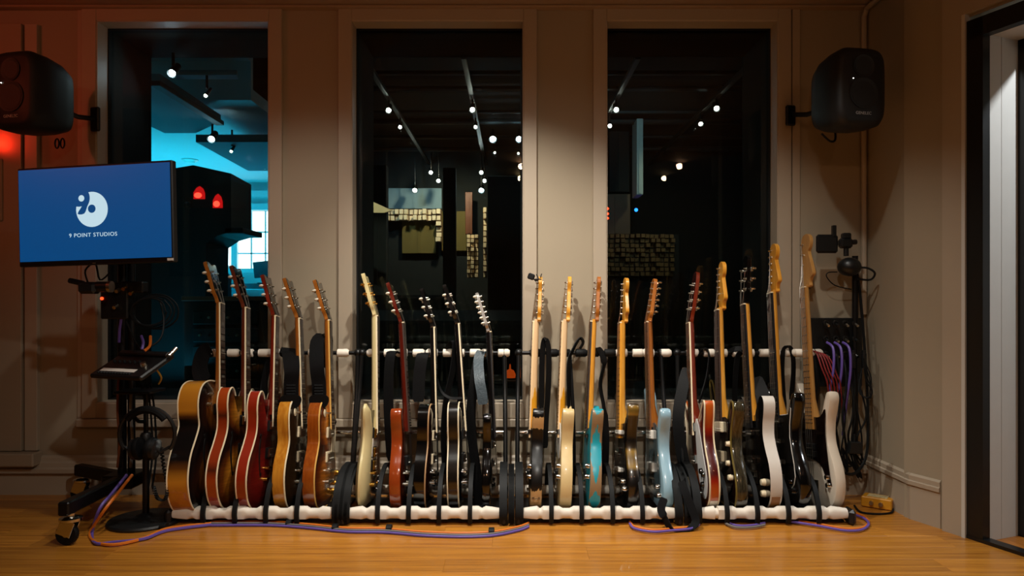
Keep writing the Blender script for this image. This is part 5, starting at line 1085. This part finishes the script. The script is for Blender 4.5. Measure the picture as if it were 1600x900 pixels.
mb = MB(); mb.box((0, 0, 0), (.30, .19, .022), .006); mb.build('case', blackplastic, mx_, smooth=0); mb = MB(); mb.box((0, .075, .014), (.29, .03, .022), .005); mb.build('rear_ridge', blackplastic, mx_, smooth=0)
mb = MB(); mb.box((-.02, -.052, .0115), (.20, .022, .002)); mb.build('label_strip', whitep, mx_, smooth=0)
for i in range(12):
    mb = MB(); mb.box((-.112+.0165*i, -.075, .0135), (.011, .012, .005), .001); mb.build('button', grid, mx_, smooth=0)
for i in range(6): mb = MB(); mb.lathe([(.007, .011), (.006, .022), (.001, .0225)], (-.11+.03*i, .01, 0), n=12); mb.build('knob', grid, mx_)
mb = MB(); mb.lathe([(.014, .011), (.012, .026), (.001, .027)], (.085, -.01, 0), n=16); mb.build('main_knob', nickel, mx_)
mb = MB(); mb.cyl((.16, .06, .02), (.16, .11, .03), .009, n=10); mb.build('plug', nickel, mx_)
# headphones on the hook
hp_ = tag(empty('headphones', at(228, 690, -.09)), 'black over-ear headphones hanging on the pole stand', 'headphones')
rr_ = .112
mb = MB(); mb.tube([(rr_*1.05*math.cos(a), .01, .03+rr_*math.sin(a)) for a in [R(-35)+i*R(250)/20 for i in range(21)]], .0085, 8); mb.build('headband', blackplastic, hp_)
mb = MB(); mb.tube([(rr_*.9*math.cos(a), 0, .022+rr_*.98*math.sin(a)) for a in [R(40)+i*R(100)/10 for i in range(11)]], .014, 8); mb.build('band_pad', leather, hp_)
for s_ in (-1, 1):
    Tm = MX.Translation((s_*.026, -.01, -.028)) @ MX.Rotation(R(8*s_), 4, 'Y')
    mb = MB(); mb.xf = Tm; mb.lathe([(.03, s_*.03), (.043, s_*.024), (.044, s_*.008)], (0, 0, 0), 'X', 24); cup = mb.build('ear_cup', blackplastic, hp_)
    mb = MB(); mb.xf = Tm; mb.lathe([(.046, s_*.008), (.049, 0), (.046, -s_*.012), (.026, -s_*.014)], (0, 0, 0), 'X', 24); mb.build('ear_cushion', leather, cup)
    mb = MB(); mb.tube([(s_*rr_*.86, .01, -.024), (s_*.06, 0, -.045), (s_*.05, -.005, -.028)], .007, 6); mb.build('yoke', blackplastic, hp_)
cc = [at(252, 700, -.05), at(256, 730, -.06), at(262, 760, -.06), at(258, 780, -.07), at(246, 778, -.07), at(240, 760, -.06)]
P = crom(cc, 30, False); mb = MB(); mb.tube([p_+V((.006*math.cos(i*1.3), .006*math.sin(i*1.3), 0)) for i, p_ in enumerate(P)], .004, 5); tag(mb.build('cable', blackrub), 'coiled black headphone cord hanging beside the pole', 'cable')
for k_, (px, lb) in enumerate(((222, 'left'), (230, 'middle'), (236, 'right'))): cable('%s black cable dropping behind the headphones' % lb, [at(px, 600, .06), at(px+6, 650, .08), at(px+8, 710, .08), at(px+2, 760, .05)], .005, blackrub, 'black cables behind the headphones')

# ================================================================== FLOOR CABLES
def bundle(pts, cols, label, ties=()):
    for k_, (m_, nm) in enumerate(cols):
        dz = .006+.0*k_; P = [G(px, py+(k_-1)*3.0, .006+(.004 if k_ == 1 else 0)) for px, py in pts]
        cable('%s cable %s' % (nm, label), P, .0055, m_, 'cables along the floor')
    for j, (px, py) in enumerate(ties):
        mb = MB(); mb.lathe([(.012, -.012), (.014, -.010), (.014, .010), (.012, .012)], (0, 0, .012), 'X', 14); o = mb.build('cable_tie', blackrub); o.location = G(px, py, 0); o.scale = (1, 1.6, 1)
        tag(o, 'black wrap on the floor cables, %s from the left' % ['first', 'second', 'third', 'fourth', 'fifth'][j], 'cable tie', 'cable wraps')
up = [at(202, 742, .02), at(180, 770, -.08), at(160, 795, -.16)]
for k_, (m_, nm) in enumerate(((orange, 'orange'), (purple, 'purple'))):
    o_ = V((.012*(1-2*k_), 0, 0)); cable(nm+' cable looping from the rolling stand out onto the floor', [p_+o_ for p_ in up]+[G(141+3*k_, 832, .01), G(150, 847+2*k_, .008), G(180, 851-4*k_, .008), G(225, 841-5*k_+6*k_, .008), G(262, 826+3*k_, .008), G(330, 818+k_*2, .008)], .0065, m_, 'cables along the floor')
bundle([(330, 818), (420, 818), (480, 822), (540, 828), (600, 829), (660, 834), (720, 836), (770, 834), (810, 826), (826, 820)], [(orange, 'orange'), (greyc, 'grey'), (purple, 'purple')], 'lying in front of the first two racks', [(256, 826), (452, 821), (524, 828), (608, 829), (768, 834)])
bundle([(984, 818), (992, 826), (1020, 831), (1050, 829), (1080, 826), (1092, 820)], [(orange, 'orange'), (purple, 'purple')], 'curving around the strap on the floor')
bundle([(1134, 818), (1150, 824), (1175, 824), (1195, 820)], [(purple, 'purple'), (greyc, 'grey')], 'bowed under the fourth rack')
bundle([(1235, 815), (1280, 822), (1320, 829), (1345, 828), (1357, 820), (1352, 811), (1338, 805)], [(orange, 'orange'), (purple, 'purple')], 'looping past the right end of the racks')

# ================================================================== RIGHT CORNER GEAR
sbx = tag(empty('stage_box', at(1304, 560, .40)), 'black wall stage box full of plugged cables in the right corner', 'cable box'); so_ = sbx.location.copy()
a = at(1264, 604, .40); b = at(1347, 497, .40)
mb = MB(); mb.box(((a.x+b.x)/2-so_.x, .025, (a.z+b.z)/2-so_.z), (b.x-a.x, .06, b.z-a.z), .004); mb.build('case', blackpaint, sbx, smooth=0)
for j in range(3):
    for i in range(4):
        pp = at(1290+i*15, 505+j*24, .37)-so_; mb = MB(); mb.lathe([(.014, .0), (.014, -.008), (.009, -.009), (.008, -.004)], pp, 'Y', 16); mb.m = 1
        mb.cyl(pp, pp+V((0, -.035, -.012)), .006, n=8); mb.build('socket', [blackplastic, [nickel, blackplastic, chrome][(i+j) % 3]], sbx)
def corner(lb, pts, r, m_, grp): return cable(lb, [at(*p_) for p_ in pts], r, m_, grp)
for k_ in range(5): corner('red and black braided cable %s from the right corner box' % ('one', 'two', 'three', 'four', 'five')[k_]+' of the loose loom', [(1268+k_*2, 548, .36), (1276+5*k_, 552+2*k_, .30), (1284+6*k_, 575+3*k_, .27), (1293+5*k_, 600, .27), (1296+5*k_, 640, .30)], .0036, redbraid, 'braided loom in the right corner')
for k_, px in enumerate((1300, 1312, 1325)): corner('purple cable %s from the right corner box' % ('nearest the bass', 'in the middle', 'furthest right')[k_], [(px-8, 535, .33), (px+2, 545, .28), (px+2+k_, 580, .27), (px-6+k_*2, 625, .30), (px-8, 680, .33)], .006, purple, 'purple cables in the right corner')
random.seed(3)
for k_ in range(9):
    px = 1296+k_*5.5+random.uniform(-2, 2); corner('black cable %s in the tangle below the corner box' % ('one', 'two', 'three', 'four', 'five', 'six', 'seven', 'eight', 'nine')[k_], [(px, 545+random.uniform(0, 40), .34), (px+random.uniform(-6, 8), 600, .29), (px+random.uniform(-10, 12), 650, .28), (px+random.uniform(-12, 16), 700+random.uniform(-15, 20), .30), (px+random.uniform(-5, 20), 735+random.uniform(-10, 12), .31), (px+random.uniform(-16, 4), 700, .32)], random.uniform(.0035, .006), blackrub, 'black cables in the right corner')
for k_ in range(4): corner('thin black cable hank %s hanging on the right wall' % ('loop one', 'loop two', 'loop three', 'loop four')[k_], [(1349, 560, .28), (1352+k_*3, 590, .27), (1362+k_*2-k_*k_, 612, .26), (1354+k_*2, 622, .26), (1345-k_, 612, .28), (1347, 575, .30)], .003, blackrub, 'thin hank in the right corner')
for k_, px in enumerate((1333, 1350)): mb = MB(); mb.lathe([(.012, 0), (.012, .07), (.010, .072), (.010, .085)], n=14); o = mb.build('jack_plug', [blackplastic]); o.location = at(px, 575, .31); tag(o, 'black %s plug under the corner box' % ('left', 'right')[k_], 'plug')
pb = tag(empty('power_adapter', at(1335, 708, .29)), 'black power adapter hanging among the corner cables', 'power adapter'); mb = MB(); mb.prism([(-.034, 0), (.034, 0), (.026, .055), (-.026, .055)], -.02, .02, .004); o = mb.build('brick', blackplastic, pb); o.rotation_euler = (pi/2, 0, 0)
mb = MB(); mb.cyl((0, 0, .05), (0, 0, .09), .006); mb.build('cord_grip', blackrub, pb)
corner('heavy black cable sweeping down the right corner', [(1337, 410, .36), (1345, 470, .36), (1352, 560, .33), (1356, 640, .30), (1354, 710, .28), (1335, 740, .25), (1310, 735, .24)], .007, blackrub, None)
# robot-arm camera head on a pole
ph_ = tag(empty('camera_mount', at(1338, 600, .37)), 'black pole-mounted camera bracket in front of the right corner', 'camera mount'); o0 = ph_.location.copy()
def cp(name, m_, fn): mb = MB(); mb.xf = MX.Translation(-o0); fn(mb); return mb.build(name, m_, ph_)
L3 = lambda px, py, yy=.33: at(px, py, yy)
cp('pole', blackmetal, lambda m: m.cyl(L3(1336, 690, .37), L3(1336, 400, .37), .014, n=12))
cp('bracket_plate', blackplastic, lambda m: (m.box(L3(1292, 381), (.105, .02, .09), .012), m.box(L3(1303, 362), (.018, .02, .06), .002)))
cp('knuckle', blackplastic, lambda m: (m.box(L3(1321, 380), (.06, .04, .05), .01), m.cyl(L3(1310, 380), L3(1338, 378), .012, n=10), m.box(L3(1322, 369), (.04, .035, .03), .006)))
cp('motor_head', blackplastic, lambda m: (m.ball(L3(1327, 417), (.055, .05, .046), 14, 10), m.cyl(L3(1322, 400), L3(1322, 388), .012, n=10)))
cp('side_clip', nickel, lambda m: m.box(L3(1345, 418), (.03, .02, .008), .002))
corner('black cable looped out of the camera bracket', [(1340, 418, .33), (1356, 419, .31), (1367, 427, .30), (1360, 437, .31), (1340, 436, .33)], .005, blackrub, None)
corner('thin black lead curling left of the camera bracket', [(1308, 425, .33), (1294, 426, .31), (1292, 433, .31), (1305, 446, .33), (1330, 452, .36)], .0028, blackrub, None)
# yellow direct box on the floor
di = tag(empty('direct_box', G(1372, 792, 0)), 'small yellow metal box on the floor by the right wall', 'audio box'); di.rotation_euler = (0, 0, R(-38))
mb = MB(); mb.box((0, 0, .026), (.13, .085, .048), .004); mb.build('case', mat('yellow_enamel', 'C98A1E', .4, var=.1), di, smooth=0)
mb = MB(); mb.box((0, 0, .051), (.085, .05, .002)); mb.build('top_label', mat('label_cream', 'C9B98A', .5, var=.5, scale=90), di, smooth=0)
for s_ in (-1, 1): mb = MB(); mb.cyl((s_*.02, -.042, .026), (s_*.02, -.055, .026), .009, n=12); mb.build('socket', nickel, di)
mb = MB(); mb.box((0, 0, .001), (.12, .075, .002)); mb.build('feet', blackrub, di, smooth=0)
cable('black cable curled on the floor beside the yellow box', [G(1335, 790), G(1345, 800), G(1370, 803), G(1392, 801), G(1394, 794), G(1380, 790)], .0045, blackrub)
